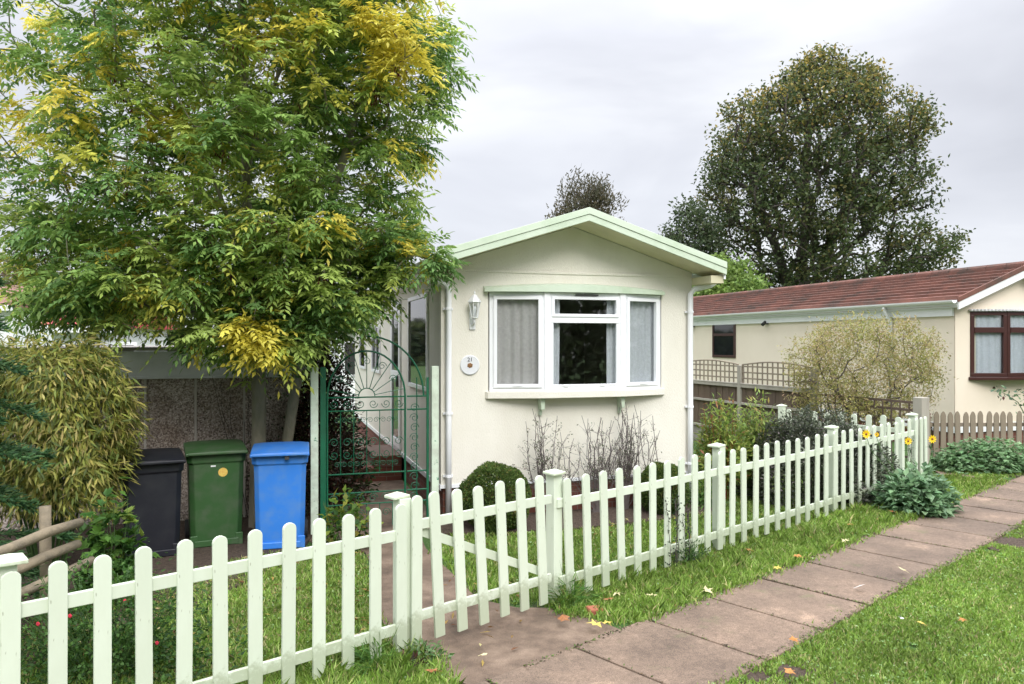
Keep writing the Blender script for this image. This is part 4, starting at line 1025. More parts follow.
rg = np.random.default_rng(61); nH = 22000; th_ = rg.uniform(-26, 34, nH); hz_ = rg.uniform(0, 1, nH)**.8*(3.4+.5*np.sin(th_*.5)+.3*np.sin(th_*1.7)); wn = 14.5+rg.uniform(-.7, .7, nH)
Ph = np.stack([F0.x+fd.x*th_+fn.x*wn, F0.y+fd.y*th_+fn.y*wn, hz_], 1)
tag(np_mesh('roadside_hedge', leaves(Ph, rg.normal(0, 1, Ph.shape), rg.normal(0, 1, Ph.shape), .4, .26), 4, palette(rg, nH, [(.08, .12, .04), (.11, .16, .05), (.06, .09, .04)], [1, 1, 1]), M['leaf']), 'long dense hedge on the far side of the road', 'hedge', kind='stuff')

# ------------------------------------------------------------------ shrubs and plants
def stems_mesh(mb, segs, n=5):
    for pts, r0, r1 in segs:
        k = len(pts); mb.tube(pts, [r0+(r1-r0)*i/(k-1) for i in range(k)], n)
def fibers(rg, c, n, h, spread, r0=.006, k=5, wob=.05):
    out = []; ends = []
    for _ in range(n):
        a = rg.uniform(0, 6.28); rr = spread*math.sqrt(rg.random()); hh = h*rg.uniform(.6, 1.1)
        p0 = np.array(c)+np.array([rr*.25*math.cos(a), rr*.25*math.sin(a), 0]); p1 = np.array(c)+np.array([rr*math.cos(a), rr*math.sin(a), hh])
        pts = [tuple(p0+(p1-p0)*i/(k-1)+rg.normal(0, wob*hh*.3, 3)*(0 < i < k-1)) for i in range(k)]
        out.append((pts, r0, r0*.4)); ends.append(p1)
    return out, np.array(ends)

# bamboo
rg = np.random.default_rng(31); bc = np.array([-4.07, 6.75, 0])
bam = thing('bamboo_clump', tuple(bc), 0, 'dense yellow-green bamboo clump with narrow drooping leaves at the left', 'bamboo')
sg, _e = fibers(rg, (0, 0, 0), 40, 1.75, .55, .009); mb = MB(); stems_mesh(mb, sg); mb.build('canes', M['green_stem'], bam)
n = 15000; th = rg.uniform(0, 6.28, n); ph = rg.uniform(-.8, 1, n); rr = rg.uniform(.62, 1, n)**.5
rx = .60*(1+.12*np.sin(th*3+ph*4)+.10*np.sin(th*7+2+ph*3)); P = np.stack([rr*rx*1.12*np.cos(th)*np.sqrt(1-np.abs(ph)**2.6*.75), rr*rx*.8*np.sin(th)*np.sqrt(1-np.abs(ph)**2.6*.75), 1.21+ph*.84*rr], 1)
# clump into sprays
sc_ = rg.integers(0, 420, n); off = rg.normal(0, .05, (420, 3)); P += off[sc_]
A = np.stack([np.cos(th)*.5, np.sin(th)*.5, -.7*np.ones(n)], 1)+rg.normal(0, .42, (n, 3)); A[ph > .75, 2] += .45
c = palette(rg, n, [(.32, .34, .07), (.44, .41, .11), (.20, .25, .06), (.56, .48, .18), (.12, .16, .045)], [4, 3, 3, 1.6, 1.5], .25)
np_mesh('leaves', leaves(P, A, np.stack([np.cos(th), np.sin(th), .6*np.ones(n)], 1)+rg.normal(0, .3, (n, 3)), .11*rg.uniform(.7, 1.25, n), .019), 4, c, M['leaf'], bam)
# conifer at the left edge
def conifer(loc, h, rad, label, seed, lv=9):
    rg = np.random.default_rng(seed); t = thing('young_conifer', loc, 0, label, 'conifer')
    mb = MB(); mb.tube([(0, 0, -.03), (0, 0, h*.5), (0, 0, h)], [.03, .02, .006], 7); V = []; 
    for l in range(lv):
        z = .35+(h-.45)*l/(lv-1); r = rad*(1-.7*l/(lv-1))
        for b in range(6):
            a = b*math.pi/3+l*.7+rg.normal(0, .15); rr = r*rg.uniform(.8, 1.15)
            pts = [(rr*t_*math.cos(a), rr*t_*math.sin(a), z+.12*t_-.22*t_*t_) for t_ in (0, .35, .7, 1)]; mb.tube(pts, [.008, .006, .004, .002], 4)
            for q in range(110):
                t_ = .15+.85*rg.random(); p = np.array((rr*t_*math.cos(a), rr*t_*math.sin(a), z+.12*t_-.22*t_*t_)); s = rg.choice([-1, 1])
                w_ = .16*(1.15-t_)+.02; d = np.array([math.cos(a)*.8-s*math.sin(a)*.8, math.sin(a)*.8+s*math.cos(a)*.8, rg.normal(-.05, .18)])
                for u_ in np.linspace(0, w_, 4): V.append((p+d*u_, d+rg.normal(0, .35, 3)))
    mb.build('trunk', M['darkbark'], t); P = np.array([v[0] for v in V]); A = np.array([v[1] for v in V]); n = len(P)
    np_mesh('crown', leaves(P, A, np.array([0, 0, 1.])+rg.normal(0, .3, (n, 3)), .06, .018), 4, palette(rg, n, [(.05, .12, .05), (.085, .18, .065), (.12, .22, .08)], [3, 3, 1], .2), M['leaf'], t)
conifer((-3.82, 5.05, 0), 2.9, .82, 'dark blue-green conifer with flat sprays reaching in at the left edge', 3)
# rustic log rails
lg = thing('log_barrier', (-2.98, 5.25, 0), 0, 'rustic barrier of rough round log rails in front of the bamboo', 'fence')
for z, dy, dx in ((.77, 0, 0), (.62, -.03, .0), (.49, .05, .06)):
    p = MB(); pts = [(.03+dx+random.uniform(-.01, .01)-.03*i, dy-.32*i, z+random.uniform(-.012, .012)) for i in range(5)]; p.tube(pts, [.030, .033, .031, .035, .034], 10); p.build('rail', M['log'], lg, smooth=True)
p = MB(); p.tube([(-.09, -.2, -.03), (-.085, -.2, .45), (-.09, -.2, .92)], .036, 10); p.build('post', M['log'], lg, smooth=True)

def leafy(name, label, loc, pts_fn, n, size, asp, pal, w, cat='plant', stems=12, h=.5, spread=.3, mat='leaf', up=.5, dirn=None, seed=1, group=None, stem_mat='green_stem', fold=.15, lobed=False, rz=0):
    rg = np.random.default_rng(seed); t = thing(name, loc, rz, label, cat, group)
    sg, e_ = fibers(rg, (0, 0, -.02), stems, h, spread, .005); mb = MB(); stems_mesh(mb, sg); mb.build('stems', M[stem_mat], t)
    P = pts_fn(rg, n, e_); cen = np.array([0, 0, h*.3]); out = unit(P-cen)
    A = unit(out*np.array([1, 1, .3])+rg.normal(0, .5, P.shape)); Nn = np.array([0, 0, up])+out*.6+rg.normal(0, .3, P.shape)
    c = palette(rg, len(P), pal, w, .22)
    if lobed:
        Vs = []; cs = []
        for k_ in (-1.1, -.55, 0, .55, 1.1):
            B = np.cross(unit(Nn), A); D = A*math.cos(k_)+B*math.sin(k_)
            Vs.append(leaves(P, D, Nn, size*rg.uniform(.85, 1.1, len(P))*(1-.15*abs(k_)), size*.5, .1)); cs.append(c)
        np_mesh('leaves', np.concatenate(Vs), 4, np.concatenate(cs), M[mat], t)
    else: np_mesh('leaves', leaves(P, A, Nn, size*rg.uniform(.7, 1.25, len(P)), size*asp, fold), 4, c, M[mat], t)
    return t
def dome(rx, ry, h, lo=.0, shell=.55, lump=.15):
    def f(rg, n, e_):
        th = rg.uniform(0, 6.28, n); ct = rg.uniform(0, 1, n); st = np.sqrt(1-ct**2); r = rg.uniform(shell, 1, n)
        r = r*(1+lump*np.sin(th*3+1)*st+lump*.7*np.sin(th*5+ct*6))
        return np.stack([r*rx*st*np.cos(th), r*ry*st*np.sin(th), lo+(h-lo)*r*ct], 1)
    return f
# clipped box balls: dense shell of tiny leaves round a leafy core
def ball(loc, r, label, seed, squash=.95):
    rg = np.random.default_rng(seed); t = thing('box_ball', loc, 0, label, 'topiary', 'clipped box balls by the wall of the home')
    mb = MB(); mb.tube([(0, 0, -.04), (0, 0, r)], .02, 7)
    for _ in range(30):
        d = unit(rg.normal(0, 1, (1, 3)))[0]; d[2] = abs(d[2])*.8; mb.tube([(0, 0, r*.5), tuple(np.array((0, 0, r*1.0))+d*r*.8)], [.008, .003], 4)
    mb.build('stems', M['darkbark'], t)
    n = 26000; d = unit(rg.normal(0, 1, (n, 3))); lum = 1+.035*np.sin(d[:, 0]*7+seed)+.03*np.sin(d[:, 1]*9+d[:, 2]*6)
    rad = r*lum*rg.uniform(.74, 1.0, n)**.6; P = d*rad[:, None]*np.array([1, 1, squash]); P[:, 2] += r*squash*.97
    np_mesh('leaves', leaves(P, d+rg.normal(0, .5, (n, 3)), rg.normal(0, 1, (n, 3)), .026, .016), 4, palette(rg, n, [(.10, .17, .04), (.15, .22, .05), (.07, .11, .03), (.24, .21, .06)], [4, 3, 3, .7], .25), M['leaf'], t)
ball((gx(495, 8.15), 8.15, .0), .375, 'large clipped round box bush left of the capped gate post', 3)
ball((gx(663, 8.95), 8.95, .0), .30, 'smaller clipped box bush with a scruffy reddish top, at the right end of the wall', 4, .98)

# dead-looking stems by the wall
def dry_shrub(loc, h, n, spread, label, seed, leafn=260):
    rg = np.random.default_rng(seed); t = thing('dry_shrub', loc, HANG, label, 'shrub', 'thin dried-out shrubs against the cream wall')
    mb = MB(); tips = []
    for _ in range(n):
        a = rg.normal(0, .6); b = rg.normal(0, .3); hh = h*rg.uniform(.45, 1.05); x1 = spread*a; y1 = .1*b; pts = []; bend = rg.normal(0, .05)
        for i in range(7):
            u = i/6; pts.append((x1*u*.9+.08*rg.normal()*.3+bend*math.sin(u*3), y1*u, hh*u))
        mb.tube(pts, [.0065-.004*i/6 for i in range(7)], 4)
        for _k in range(7):
            j = rg.integers(2, 6); p = np.array(pts[j]); d = np.array([rg.normal(0, .08), rg.normal(0, .04), rg.uniform(.03, .14)]); mb.tube([tuple(p), tuple(p+d)], [.0022, .0012], 3); tips.append(p+d); tips.append(p+d*.5)
    mb.build('stems', M['twig'], t); tips = np.array(tips); k = rg.choice(len(tips), min(leafn*2, len(tips)*2)); P = tips[k]+rg.normal(0, .015, (len(k), 3))
    np_mesh('leaves', leaves(P, rg.normal(0, 1, P.shape), rg.normal(0, 1, P.shape), .026, .012), 4, palette(rg, len(P), [(.11, .15, .07), (.14, .10, .09), (.08, .10, .05), (.20, .19, .11)], [4, 1, 2, 1], .3), M['leaf'], t)
def wp(s, f): v = Vector(P0)+hr*s+hd*(-f); return (v.x, v.y, .0)
dry_shrub(wp(1.12, .22), 1.32, 16, .18, 'tall narrow dry shrub under the left end of the bow window', 1)
dry_shrub(wp(1.4, .2), 1.0, 12, .35, 'slanting grey stems leaning right, beside the tall narrow dry shrub', 2)
dry_shrub(wp(1.78, .25), 1.12, 34, .38, 'bushy thicket of dark dry stems under the middle pane', 3, 260)
dry_shrub(wp(2.17, .2), 1.28, 34, .2, 'dense upright dry shrub below the right-hand sill bracket', 4, 260)
dry_shrub(wp(2.5, .22), 1.28, 10, .3, 'sparse dry shrub with long thin stems, nearest the small box bush', 5, 60)

SPK = dict(stems=14)
leafy('flowering_shrub', 'low green shrub with small crimson flowers behind the left picket run', (-2.42, 4.62, 0), dome(.75, .38, .72, .0, .35), 5200, .032, .6, [(.05, .12, .025), (.085, .18, .035), (.035, .08, .02)], [3, 3, 2], 'shrub', 40, .6, .5, seed=2)
fs_t = [o for o in C.objects if o.name.startswith('flowering_shrub')][0]
for (u, v, Y_) in ((70, 617, 4.3), (157, 644, 4.45), (38, 625, 4.3), (125, 602, 4.5)):
    p = at(u, v, Y_)-Vector((-2.42, 4.62, 0)); f = MB()
    for i in range(5): a = i*1.256; f.lathe([(.003, .0), (.006, .005), (.0015, .013)], (p.x+.006*math.cos(a), p.y, p.z+.006*math.sin(a)), 6)
    f.build('flower', M['redflower'], fs_t)
leafy('vine_plant', 'broad-leaved green plant growing at the end of the log rails', (gx(112, 5.75), 5.75, 0), dome(.27, .25, .92, .2, .35), 230, .085, .9, [(.06, .15, .03), (.10, .21, .035), (.20, .27, .05)], [4, 3, 1], 'plant', 14, .8, .22, seed=4, lobed=True)
leafy('hydrangea', 'yellow-green leafy shrub at the foot of the iron gate', (gx(345, 7.35), 7.35, 0), dome(.27, .22, .6, .02, .4), 330, .085, .62, [(.10, .19, .03), (.20, .27, .04), (.32, .30, .05), (.05, .12, .03)], [3, 3, 1.3, 2], 'shrub', 16, .5, .25, seed=5)
leafy('dark_shrub', 'wide dark purple-green evergreen shrub behind the right fence, before the short picket return', (gx(812, 9.7), 9.7, 0), dome(.95, .6, 1.10, .05, .75, .16), 24000, .05, .45, [(.085, .105, .06), (.12, .135, .085), (.05, .06, .042), (.26, .23, .22)], [4, 3, 3, .9], 'shrub', 50, .9, .6, seed=6, stem_mat='darkbark')
leafy('perennial_plant', 'upright yellow-green perennial with reddish stems beside the right downpipe', (gx(722, 9.6), 9.6, 0), dome(.36, .3, 1.25, .3, .2, .2), 4200, .085, .34, [(.26, .36, .08), (.38, .42, .10), (.16, .26, .06), (.40, .20, .10)], [4, 3, 3, .7], 'plant', 22, 1.15, .28, seed=7, stem_mat='redbrown', up=1.2)
leafy('perennial_plant', 'yellow-green feathery perennial between the downpipe plant and the dark shrub', (gx(757, 10.0), 10.0, 0), dome(.34, .3, 1.22, .3, .2, .2), 4000, .085, .3, [(.24, .33, .08), (.34, .39, .10), (.15, .24, .06), (.38, .30, .10)], [4, 3, 3, 1], 'plant', 20, 1.1, .26, seed=8, up=1.2)
leafy('garden_weed', 'low green leaves spreading at the foot of the right downpipe', (gx(706, 9.3), 9.3, 0), dome(.35, .3, .4, .0, .2, .2), 500, .06, .4, [(.06, .15, .03), (.10, .2, .04)], [3, 3], 'plant', 14, .35, .3, seed=9)
leafy('geranium_mound', 'spreading mound of rounded grey-green leaves in front of the brown pickets', (7.35, 11.85, 0), dome(.95, .42, .52, .0, .55, .1), 2400, .06, .9, [(.24, .40, .19), (.31, .47, .25), (.15, .27, .12)], [4, 3, 2], 'plant', 30, .4, .6, seed=10, lobed=True, up=1.3)
leafy('geranium_mound', 'matching leafy mound continuing off the right edge of the picture', (8.9, 12.0, 0), dome(.7, .35, .45, .0, .55, .1), 500, .055, .9, [(.13, .26, .11), (.18, .33, .15), (.08, .18, .07)], [4, 3, 2], 'plant', 20, .35, .4, seed=11, lobed=True, up=1.3)
yf = leafy('coneflower_plant', 'dark leafy plant with tall yellow daisy flowers at the far end of the fence', (gx(918, 8.95), 8.98, 0), dome(.42, .34, .50, .0, .6, .12), 1500, .10, .72, [(.20, .33, .17), (.28, .43, .24), (.13, .23, .115)], [4, 3, 3], 'plant', 26, .4, .35, seed=12, up=1.9)
org = Vector((gx(918, 8.95), 8.98, 0))
for (u, v, s, Y_) in ((866, 434, 1, 9.1), (876.5, 434.5, .55, 9.15), (908, 441, .9, 9.2), (932, 439, .95, 9.1)):
    p = at(u, v, Y_)-org; f = MB(); r = .052*s
    for i in range(10):
        a = i*math.pi*2/10; d = Vector((math.cos(a), -.15, math.sin(a))); q = Vector((-math.sin(a), 0, math.cos(a))); up_ = Vector((0, -.006, 0))
        f.add([p+d*.006, p+d*r*.6+q*r*.26+up_, p+d*r*1.1, p+d*r*.6-q*r*.26+up_], [(0, 1, 2, 3)])
    fo = f.build('flower', M['yellow'], yf)
    c = MB(); c.lathe([(.010*s, -.004), (.012*s, -.012), (.006*s, -.02)], (p.x, p.y, p.z), 10, 'y'); c.build('flower_centre', M['redbrown'], fo)
    st_ = MB(); st_.tube([(0+p.x*.35, 0, .2), (p.x*.6, p.y*.4, .5), (p.x*.92, p.y*.8, p.z-.18), (p.x, p.y+.012, p.z-.0)], [.006, .005, .004, .003], 5); st_.build('flower_stem', M['green_stem'], yf)
    rg = np.random.default_rng(int(u)); tt = rg.uniform(0, 1, 9); PP = np.stack([p.x*(.5+.5*tt), p.y*(.3+.6*tt), .35+(p.z-.4)*tt], 1)
    np_mesh('stem_leaves', leaves(PP, np.stack([rg.normal(0, 1, 9), rg.normal(0, .4, 9), rg.normal(-.2, .3, 9)], 1), rg.normal(0, .4, (9, 3))+np.array([0, 0, 1.]), .08, .02), 4, palette(rg, 9, [(.06, .10, .05)], [1]), M['leaf'], yf)
# ivy on the pickets
def ivy(t_, h, label, seed, n):
    p = fp(t_, .065); rg = np.random.default_rng(seed); t = thing('climbing_weed', xy(p), FANG, label, 'plant', 'thin climbers on the picket fence'); mb = MB(); P = []
    for k in range(4):
        x = rg.normal(0, .03); pts = []
        for i in range(8): x += rg.normal(0, .012); pts.append((x, rg.normal(0, .004), h*i/7*rg.uniform(.95, 1.05))); P += [np.array(pts[-1])+rg.normal(0, .02, 3)*np.array([1, .4, 1]) for _ in range(n)]
        mb.tube(pts, .0025, 4)
    mb.build('stems', M['twig'], t); P = np.array(P)
    np_mesh('leaves', leaves(P, rg.normal(0, 1, P.shape), np.array([0, -1, 0])+rg.normal(0, .5, P.shape), .022, .014), 4, palette(rg, len(P), [(.05, .09, .05), (.07, .06, .06), (.10, .13, .07)], [3, 2, 2], .3), M['leaf'], t)
ivy(2.78, .62, 'thin grey climber running up one picket of the right fence, near the small box bush', 1, 7); ivy(2.98, .5, 'second, shorter climber on the picket beside the first one', 2, 5); ivy(7.9, .7, 'dark wiry climber on the last pickets before the grey corner post', 3, 3)
leafy('fence_weed', 'bushy weed growing out from the foot of the climbing-weed pickets', xy(fp(2.95, .08)), dome(.2, .1, .28, .0, .3, .2), 500, .035, .4, [(.05, .12, .03), (.08, .16, .04), (.06, .07, .05)], [3, 3, 1], 'plant', 16, .25, .15, seed=13)
leafy('gate_weed', 'pale green weed rosette at the foot of the left gate post', xy(fp(.02, .17)), dome(.13, .1, .13, .0, .3, .2), 260, .05, .4, [(.12, .22, .08), (.18, .27, .12), (.07, .15, .04)], [3, 3, 2], 'plant', 6, .1, .08, seed=14)
leafy('gate_weed', 'dark reddish-brown dead weed beside the pale rosette', xy(fp(-.1, .2)), dome(.10, .09, .09, .0, .3, .2), 160, .05, .4, [(.10, .045, .03), (.05, .03, .02), (.08, .10, .03)], [3, 2, 1], 'plant', 6, .08, .06, seed=15)
leafy('grass_tuft', 'long-bladed grass tuft at the foot of the right gate post', xy(fp(1.42, .1)), dome(.17, .12, .2, .0, .2, .2), 420, .13, .06, [(.07, .17, .03), (.12, .23, .04), (.22, .22, .08)], [3, 3, .7], 'grass', 5, .1, .05, seed=16, up=.2)
leafy('grass_tuft', 'long-bladed grass tuft left of the gate, under the last left picket', xy(fp(-.28, .1)), dome(.14, .1, .2, .0, .2, .2), 300, .13, .06, [(.07, .17, .03), (.12, .23, .04)], [3, 3], 'grass', 5, .1, .05, seed=17, up=.2)
leafy('alley_shrub', 'dark shrub growing along the passage behind the iron gate', (-2.4, 10.2, 0), dome(.5, .6, 1.05, .0, .4, .15), 900, .10, .5, [(.03, .07, .02), (.05, .10, .03), (.02, .04, .015)], [3, 3, 3], 'shrub', 20, .9, .4, seed=18)
leafy('alley_climber', 'dark reddish creeper bunched over the shed corner beside the iron gate', (-2.22, 9.0, 0), dome(.42, .5, 2.15, .1, .6, .2), 8500, .055, .6, [(.045, .022, .016), (.07, .03, .02), (.03, .03, .015), (.05, .07, .02)], [3, 2, 2, 1], 'climber', 40, 1.9, .45, seed=19, stem_mat='darkbark')
leafy('wall_creeper', 'thin dark creeper with few leaves hanging over the pebble-dashed panels', (-2.95, 8.78, 0), dome(.5, .06, 1.5, .2, .2, .2), 500, .045, .6, [(.035, .06, .02), (.06, .03, .02), (.05, .09, .02)], [3, 2, 1], 'climber', 26, 1.55, .55, seed=20, stem_mat='darkbark')

# pale thinning shrub by the boundary fence
rg = np.random.default_rng(51); Y = 12.2; bx6 = gx(866, Y)
tabP = pxtab([(418, 810, 905), (405, 800, 925), (385, 792, 940), (360, 788, 946), (340, 796, 936), (328, 812, 915), (320, 835, 890)], Y)
clP = profile_sampler(rg, tabP, Y, .95, 420, .1)
tree('pale_shrub', 'airy rounded shrub with tiny olive leaves between the trellis fence and peach wall', None, (bx6, Y, 0),
     [(-1, [np.array((bx6+dx, Y, z)) for dx, z in ((0, -.05), (0, .4), (.02, .8))]), (1, [np.array((bx6+dx, Y, z)) for dx, z in ((.2, .8), (.4, 1.2))]), (1, [np.array((bx6+dx, Y, z)) for dx, z in ((-.2, .8), (-.45, 1.2))])], clP, .0025, .05, M['twig'],
     simple_leaves(.052, 44, .085, [(.36, .34, .11), (.46, .37, .18), (.22, .25, .07), (.48, .33, .24)], [4, 2.5, 3, 1.2], asp=.42), .14, 'shrub', 5)
# rose branch at the right edge
rb = thing('rose_bush', (8.4, 12.8, 0), 0, 'rose branch with dark leaves reaching in above the brown pickets at the right edge', 'shrub')
mb = MB(); brs = [[(.3, 0, 0), (.25, 0, .6), (0, -.05, 1.0), (-.28, -.08, 1.17), (-.5, -.1, 1.2)], [(.3, 0, 0), (.3, 0, .7), (.2, -.05, 1.1), (.0, -.1, 1.18)], [(.3, 0, 0), (.4, 0, .9), (.5, 0, 1.4)]]
P = []; rg = np.random.default_rng(3)
for b in brs:
    mb.tube(b, [.012, .01, .007, .005, .003][:len(b)], 5)
    for i in range(1, len(b)-1):
        for _ in range(16): u = rg.random(); P.append(np.array(b[i])*(1-u)+np.array(b[i+1])*u+rg.normal(0, .045, 3))
mb.build('stems', M['green_stem'], rb); P = np.array(P)
np_mesh('leaves', leaves(P, rg.normal(0, 1, P.shape), np.array([0, -.4, 1])+rg.normal(0, .4, P.shape), .075, .045), 4, palette(rg, len(P), [(.03, .08, .03), (.06, .13, .04), (.10, .03, .03)], [3, 3, .8], .2), M['leafdark'], rb)
leafy('red_twig_plant', 'small dark red-leaved plant behind the first brown picket', (gx(932, 12.75), 12.75, 0), dome(.12, .1, .98, .3, .3), 160, .05, .5, [(.12, .02, .03), (.06, .03, .02)], [2, 1], 'plant', 8, .9, .1, seed=33)

# ------------------------------------------------------------------ distant homes at the left
def far_home(loc, rz, w_, d_, hz, rz_, wallm, roofm, label):
    t = thing('distant_home', loc, rz, label, 'house')
    m1 = MB(); m1.box(0, w_, 0, d_, 0, hz); m1.build('wall', M[wallm], t)
    m1 = MB(); m1.add([(-.2, -.25, hz), (w_+.2, -.25, hz), (w_+.2, d_+.25, hz), (-.2, d_+.25, hz), (-.2, d_/2, rz_), (w_+.2, d_/2, rz_), (-.2, -.25, hz+.06), (w_+.2, -.25, hz+.06)], [(0, 1, 7, 6), (6, 7, 5, 4), (4, 5, 2, 3), (0, 6, 4, 3), (1, 2, 5, 7), (3, 2, 1, 0)]); m1.build('roof', M[roofm], t)
    m1 = MB(); m1.box(-.2, w_+.2, -.33, -.252, hz-.12, hz+.06); m1.build('gutter', M['white'], t)
    for i in range(2):
        x = w_*(.2+.45*i); m1 = MB(); m1.box(x, x+1.1, -.04, -.001, hz*.42, hz*.85); o = m1.build('window', M['upvc'], t); m1 = MB(); m1.box(x+.07, x+1.03, -.05, -.041, hz*.42+.07, hz*.85-.07); m1.build('pane', M['darkglass'], o)
far_home((gx(52, 19), 19, 0), R(2), 1.5, 3.2, 2.35, 3.3, 'white', 'redroof', 'low white home with a bright red roof glimpsed under the tree at the left')
far_home((gx(-190, 26), 26, 0), R(-4), 7.2, 3.2, 3.15, 4.0, 'white', 'farroof', 'white home with a brown tiled roof at the far left edge')
far_home((gx(338, 22), 22, 0), R(17), .6, 4, 2.4, 3.2, 'white', 'farroof', 'white home end seen down the passage behind the iron gate')
# hedge closing the far boundary
rg = np.random.default_rng(77); nH = 26000; xh = rg.uniform(-60, 80, nH)
Ph = np.stack([xh, 60+rg.normal(0, 1, nH), rg.uniform(0, 1, nH)**.8*(3.2+.7*np.sin(xh*.35)+.4*np.sin(xh*1.1))], 1)
tag(np_mesh('far_hedge', leaves(Ph, rg.normal(0, 1, Ph.shape), rg.normal(0, 1, Ph.shape), .75, .5), 4, palette(rg, nH, [(.05, .08, .03), (.08, .10, .035), (.04, .05, .025)], [1, 1, 1]), M['leaf']), 'distant hedge and scrub beyond the homes', 'hedge', kind='stuff')

# ------------------------------------------------------------------ fallen leaves and bits
FL = 'fallen leaves on the verge and pavement'
def fallen(u, v, size, colr, label, shape=5, seed=0, name='fallen_leaf'):
    Yg = FOC*(H-.06)/(v-342); p = at(u, v, Yg); rg = np.random.default_rng(seed+int(u))
    mb = MB(); m_ = 2*shape; pts = [(0, 0, .012)]
    for i in range(m_):
        a = 2*math.pi*i/m_; r = size*(1 if i % 2 == 0 else .48)*rg.uniform(.8, 1.15); pts.append((r*math.cos(a), r*math.sin(a), rg.uniform(-.004, .018)*size/.05))
    mb.add(pts, [(0, i+1, (i+1) % m_+1) for i in range(m_)]); mb.tube([(0, 0, .01), (-size*1.4, -size*.3, .0)], .0015, 4)
    key = 'fl%s' % (colr,)
    if key not in M: M[key] = paint('dead_leaf', colr, .7, tuple(x*.5 for x in colr), 40, .8, 60, .2, .002)
    o = mb.build(name, M[key], None); o.location = (p.x, p.y, p.z); o.rotation_euler = (rg.uniform(-.3, .3), rg.uniform(-.3, .3), rg.uniform(0, 6))
    tag(o, label, 'leaf', FL)
Yl = (.62, .47, .10); Br = (.30, .12, .04); Pl = (.62, .55, .30); Or = (.45, .2, .05)
fallen(564, 619, .055, Br, 'russet fallen leaf in the grass just right of the gate post')
fallen(595, 625, .06, Yl, 'bright yellow fallen leaf at the pavement edge below the brick piece')
fallen(607, 623, .04, Yl, 'smaller yellow leaf to the right of the bright one by the brick piece')
fallen(651, 596, .055, Pl, 'pale star-shaped leaf standing in the grass below the climbing weed')
fallen(617, 594, .05, Pl, 'pale crumpled leaf in the grass just above the brick piece')
fallen(608, 600, .05, Br, 'dark brown leaf beside the pale crumpled one near the brick piece')
fallen(707, 590, .055, Pl, 'large pale yellow leaf on the grass beside the pavement below the fence post')
fallen(748, 550, .045, Or, 'orange-brown leaf in the grass under the right picket run')
fallen(777, 568, .04, Yl, 'yellow leaf on the pavement edge, middle of the right run')
fallen(797, 556, .04, Or, 'orange leaf in the grass above the pavement edge')
fallen(845, 541, .04, Pl, 'pale leaf in the grass left of the coneflower plant')
fallen(850, 525, .04, Or, 'rusty leaf close under the pickets left of the coneflower plant')
fallen(893, 512, .05, Br, 'brown leaf at the left foot of the coneflower plant')
fallen(794, 640, .035, Or, 'small orange leaf at the near corner of the verge')
fallen(902, 570, .045, Pl, 'pale leaf on the verge side of the pavement', 3)
fallen(920, 623, .03, Yl, 'small yellow leaf out on the open verge')
fallen(962, 620, .03, Or, 'small orange leaf on the verge towards the right')
fallen(789, 672, .04, Or, 'orange-brown leaf near the bottom edge of the verge')
fallen(484, 655, .03, Pl, 'tiny pale leaf on the concrete in front of the gate')
fallen(431, 672, .045, Br, 'curled brown leaf on the ground below the left gate post')
fallen(860, 587, .05, (.75, .76, .75), 'scrap of white paper on the pavement edge', 2, name='paper_scrap')
fallen(902, 619, .03, (.8, .8, .8), 'small white scrap lying on the verge grass', 2, name='paper_scrap')
bk = MB(); bk.box(-.06, .06, -.045, .045, 0, .06); o = bk.build('brick_piece', paint('broken_brick', (.34, .11, .06), .9, (.2, .07, .04), 30, .8), None, bevel=.012)
p = at(594, 610, FOC*1.97/(611-342)); o.location = (p.x, p.y, .0); o.rotation_euler = (.1, .1, .5); tag(o, 'broken piece of red brick in the grass beside the pavement', 'brick')
# leaf litter on the lawns
rg = np.random.default_rng(90); n = 2600; x = rg.uniform(-3.6, 5, n); y = rg.uniform(4, 11, n)
k = inpoly(x, y, lawn) | (inpoly(x, y, lawn2) & (rg.random(n) < .35)) | (inpoly(x, y, strip) & (rg.random(n) < .9)) | ((inpoly(x, y, [fxy(.05, .6), fxy(1.3, .6), fxy(1.3, -.9), fxy(.05, -.9)])) & (rg.random(n) < .3)); x, y = x[k], y[k]; n = len(x)
P = np.stack([x, y, rg.uniform(.02, .05, n)], 1); a = rg.uniform(0, 6.28, n)
tag(np_mesh('leaf_litter', leaves(P, np.stack([np.cos(a), np.sin(a), rg.normal(0, .2, n)], 1), np.array([0, 0, 1.])+rg.normal(0, .3, (n, 3)), .075*rg.uniform(.6, 1.2, n), .02), 4, palette(rg, n, [(.42, .30, .09), (.28, .17, .06), (.48, .40, .2), (.18, .09, .04)], [3, 3, 2, 2], .2), M['leaf']), 'scattered small dead leaflets on the lawns', 'leaf litter', kind='stuff')

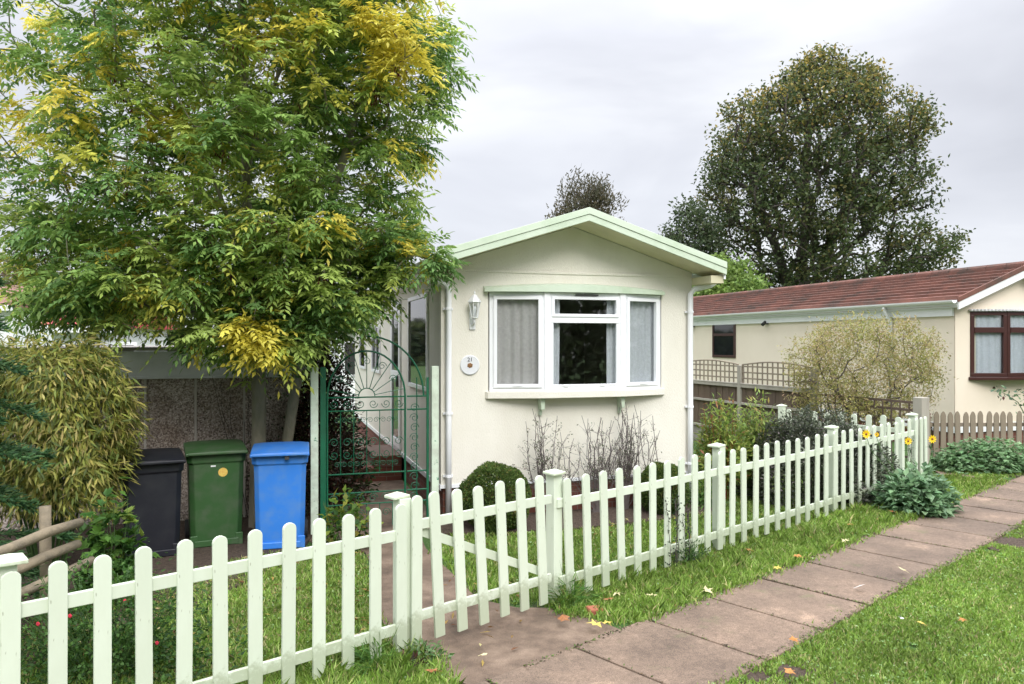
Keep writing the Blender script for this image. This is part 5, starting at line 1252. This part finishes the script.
# moss and crumbs in the joints and along the edges of the slabs
rg = np.random.default_rng(95); P = []
for i in range(-2, 16):
    t0 = i*SL+.12; m_ = rg.uniform(.0, 1)
    for _ in range(int(170*m_*m_)+14):
        y = -PL0-PW*rg.beta(.7, .9); P.append((t0+rg.normal(0, .006), y))
for _ in range(2600):
    e_ = rg.random() < .55; P.append((rg.uniform(.4, 11.5), (-PL0-abs(rg.normal(0, .022)) if e_ else -PL0-PW+abs(rg.normal(0, .03)))))
P = np.array([tuple(mt_f @ Vector((a_, b_, .024))) for a_, b_ in P]); n = len(P); P[:, 2] += rg.uniform(0, .006, n); a = rg.uniform(0, 6.28, n)
tag(np_mesh('joint_moss', leaves(P, np.stack([np.cos(a), np.sin(a), rg.uniform(0, .6, n)], 1), np.array([0, 0, 1.])+rg.normal(0, .4, (n, 3)), .018*rg.uniform(.5, 1.6, n), .010), 4, palette(rg, n, [(.10, .15, .04), (.07, .055, .035), (.16, .12, .07), (.15, .24, .05)], [3, 3, 1.5, 2], .3), M['leaf']), 'moss, soil crumbs and tiny weeds along the pavement joints and edges', 'moss', kind='stuff')

# ------------------------------------------------------------------ sky, sun, camera
SUN_EL = 38
wld = bpy.data.worlds.new('World'); bpy.context.scene.world = wld; wld.use_nodes = True
nt = wld.node_tree; bg = nt.nodes['Background']; bg.inputs['Strength'].default_value = .1
sky = N(nt, 'ShaderNodeTexSky', sky_type='NISHITA'); sky.sun_disc = False; sky.sun_elevation = R(SUN_EL); sky.sun_rotation = R(160)
tc = N(nt, 'ShaderNodeTexCoord'); mp = N(nt, 'ShaderNodeMapping'); mp.inputs['Scale'].default_value = (1, 1, 2.6); L(nt, tc.outputs['Generated'], mp.inputs[0])
nn = noise(nt, 2.2, 5, .5, mp.outputs[0], .4); cr = ramp(nt, nn.outputs['Fac'], [(.30, (3.8, 3.87, 4.2)), (.50, (4.6, 4.68, 5.02)), (.68, (5.8, 5.88, 6.1))])
sx = N(nt, 'ShaderNodeSeparateXYZ'); L(nt, tc.outputs['Generated'], sx.inputs[0])
mr = N(nt, 'ShaderNodeMapRange'); mr.interpolation_type = 'SMOOTHSTEP'; L(nt, sx.outputs[2], mr.inputs[0]); mr.inputs[1].default_value = .30; mr.inputs[2].default_value = 1.0; mr.inputs[3].default_value = 1.0; mr.inputs[4].default_value = 5.3
vm = N(nt, 'ShaderNodeVectorMath', operation='SCALE'); L(nt, cr.outputs[0], vm.inputs[0]); L(nt, mr.outputs[0], vm.inputs['Scale'])
L(nt, mix(nt, .93, sky.outputs[0], vm.outputs[0]), bg.inputs['Color'])
sd = bpy.data.lights.new('Sun', 'SUN'); sd.energy = 1.15; sd.angle = R(25); sd.color = (1, .97, .92); so_ = bpy.data.objects.new('Sun', sd); C.objects.link(so_)
# light arrives from behind the camera, a little to the right
az = R(160); dv = Vector((math.sin(az)*math.cos(R(SUN_EL)), math.cos(az)*math.cos(R(SUN_EL)), math.sin(R(SUN_EL))))
so_.rotation_euler = dv.to_track_quat('Z', 'Y').to_euler(); so_.location = (0, 0, 12)

cam = bpy.data.cameras.new('Camera'); co = bpy.data.objects.new('Camera', cam); C.objects.link(co)
cam.sensor_width = 36; cam.lens = 27; cam.clip_end = 1000; cam.clip_start = .05
co.location = (0, 0, H); co.rotation_euler = (R(90), 0, 0)
s = bpy.context.scene; s.camera = co
s.render.engine = 'CYCLES'; s.cycles.use_denoising = True; s.cycles.max_bounces = 6; s.cycles.transparent_max_bounces = 12
s.cycles.diffuse_bounces = 4; s.cycles.use_adaptive_sampling = True; s.cycles.adaptive_threshold = .02
s.view_settings.view_transform = 'Standard'; s.view_settings.look = 'None'; s.view_settings.exposure = 0.88; s.view_settings.gamma = 1
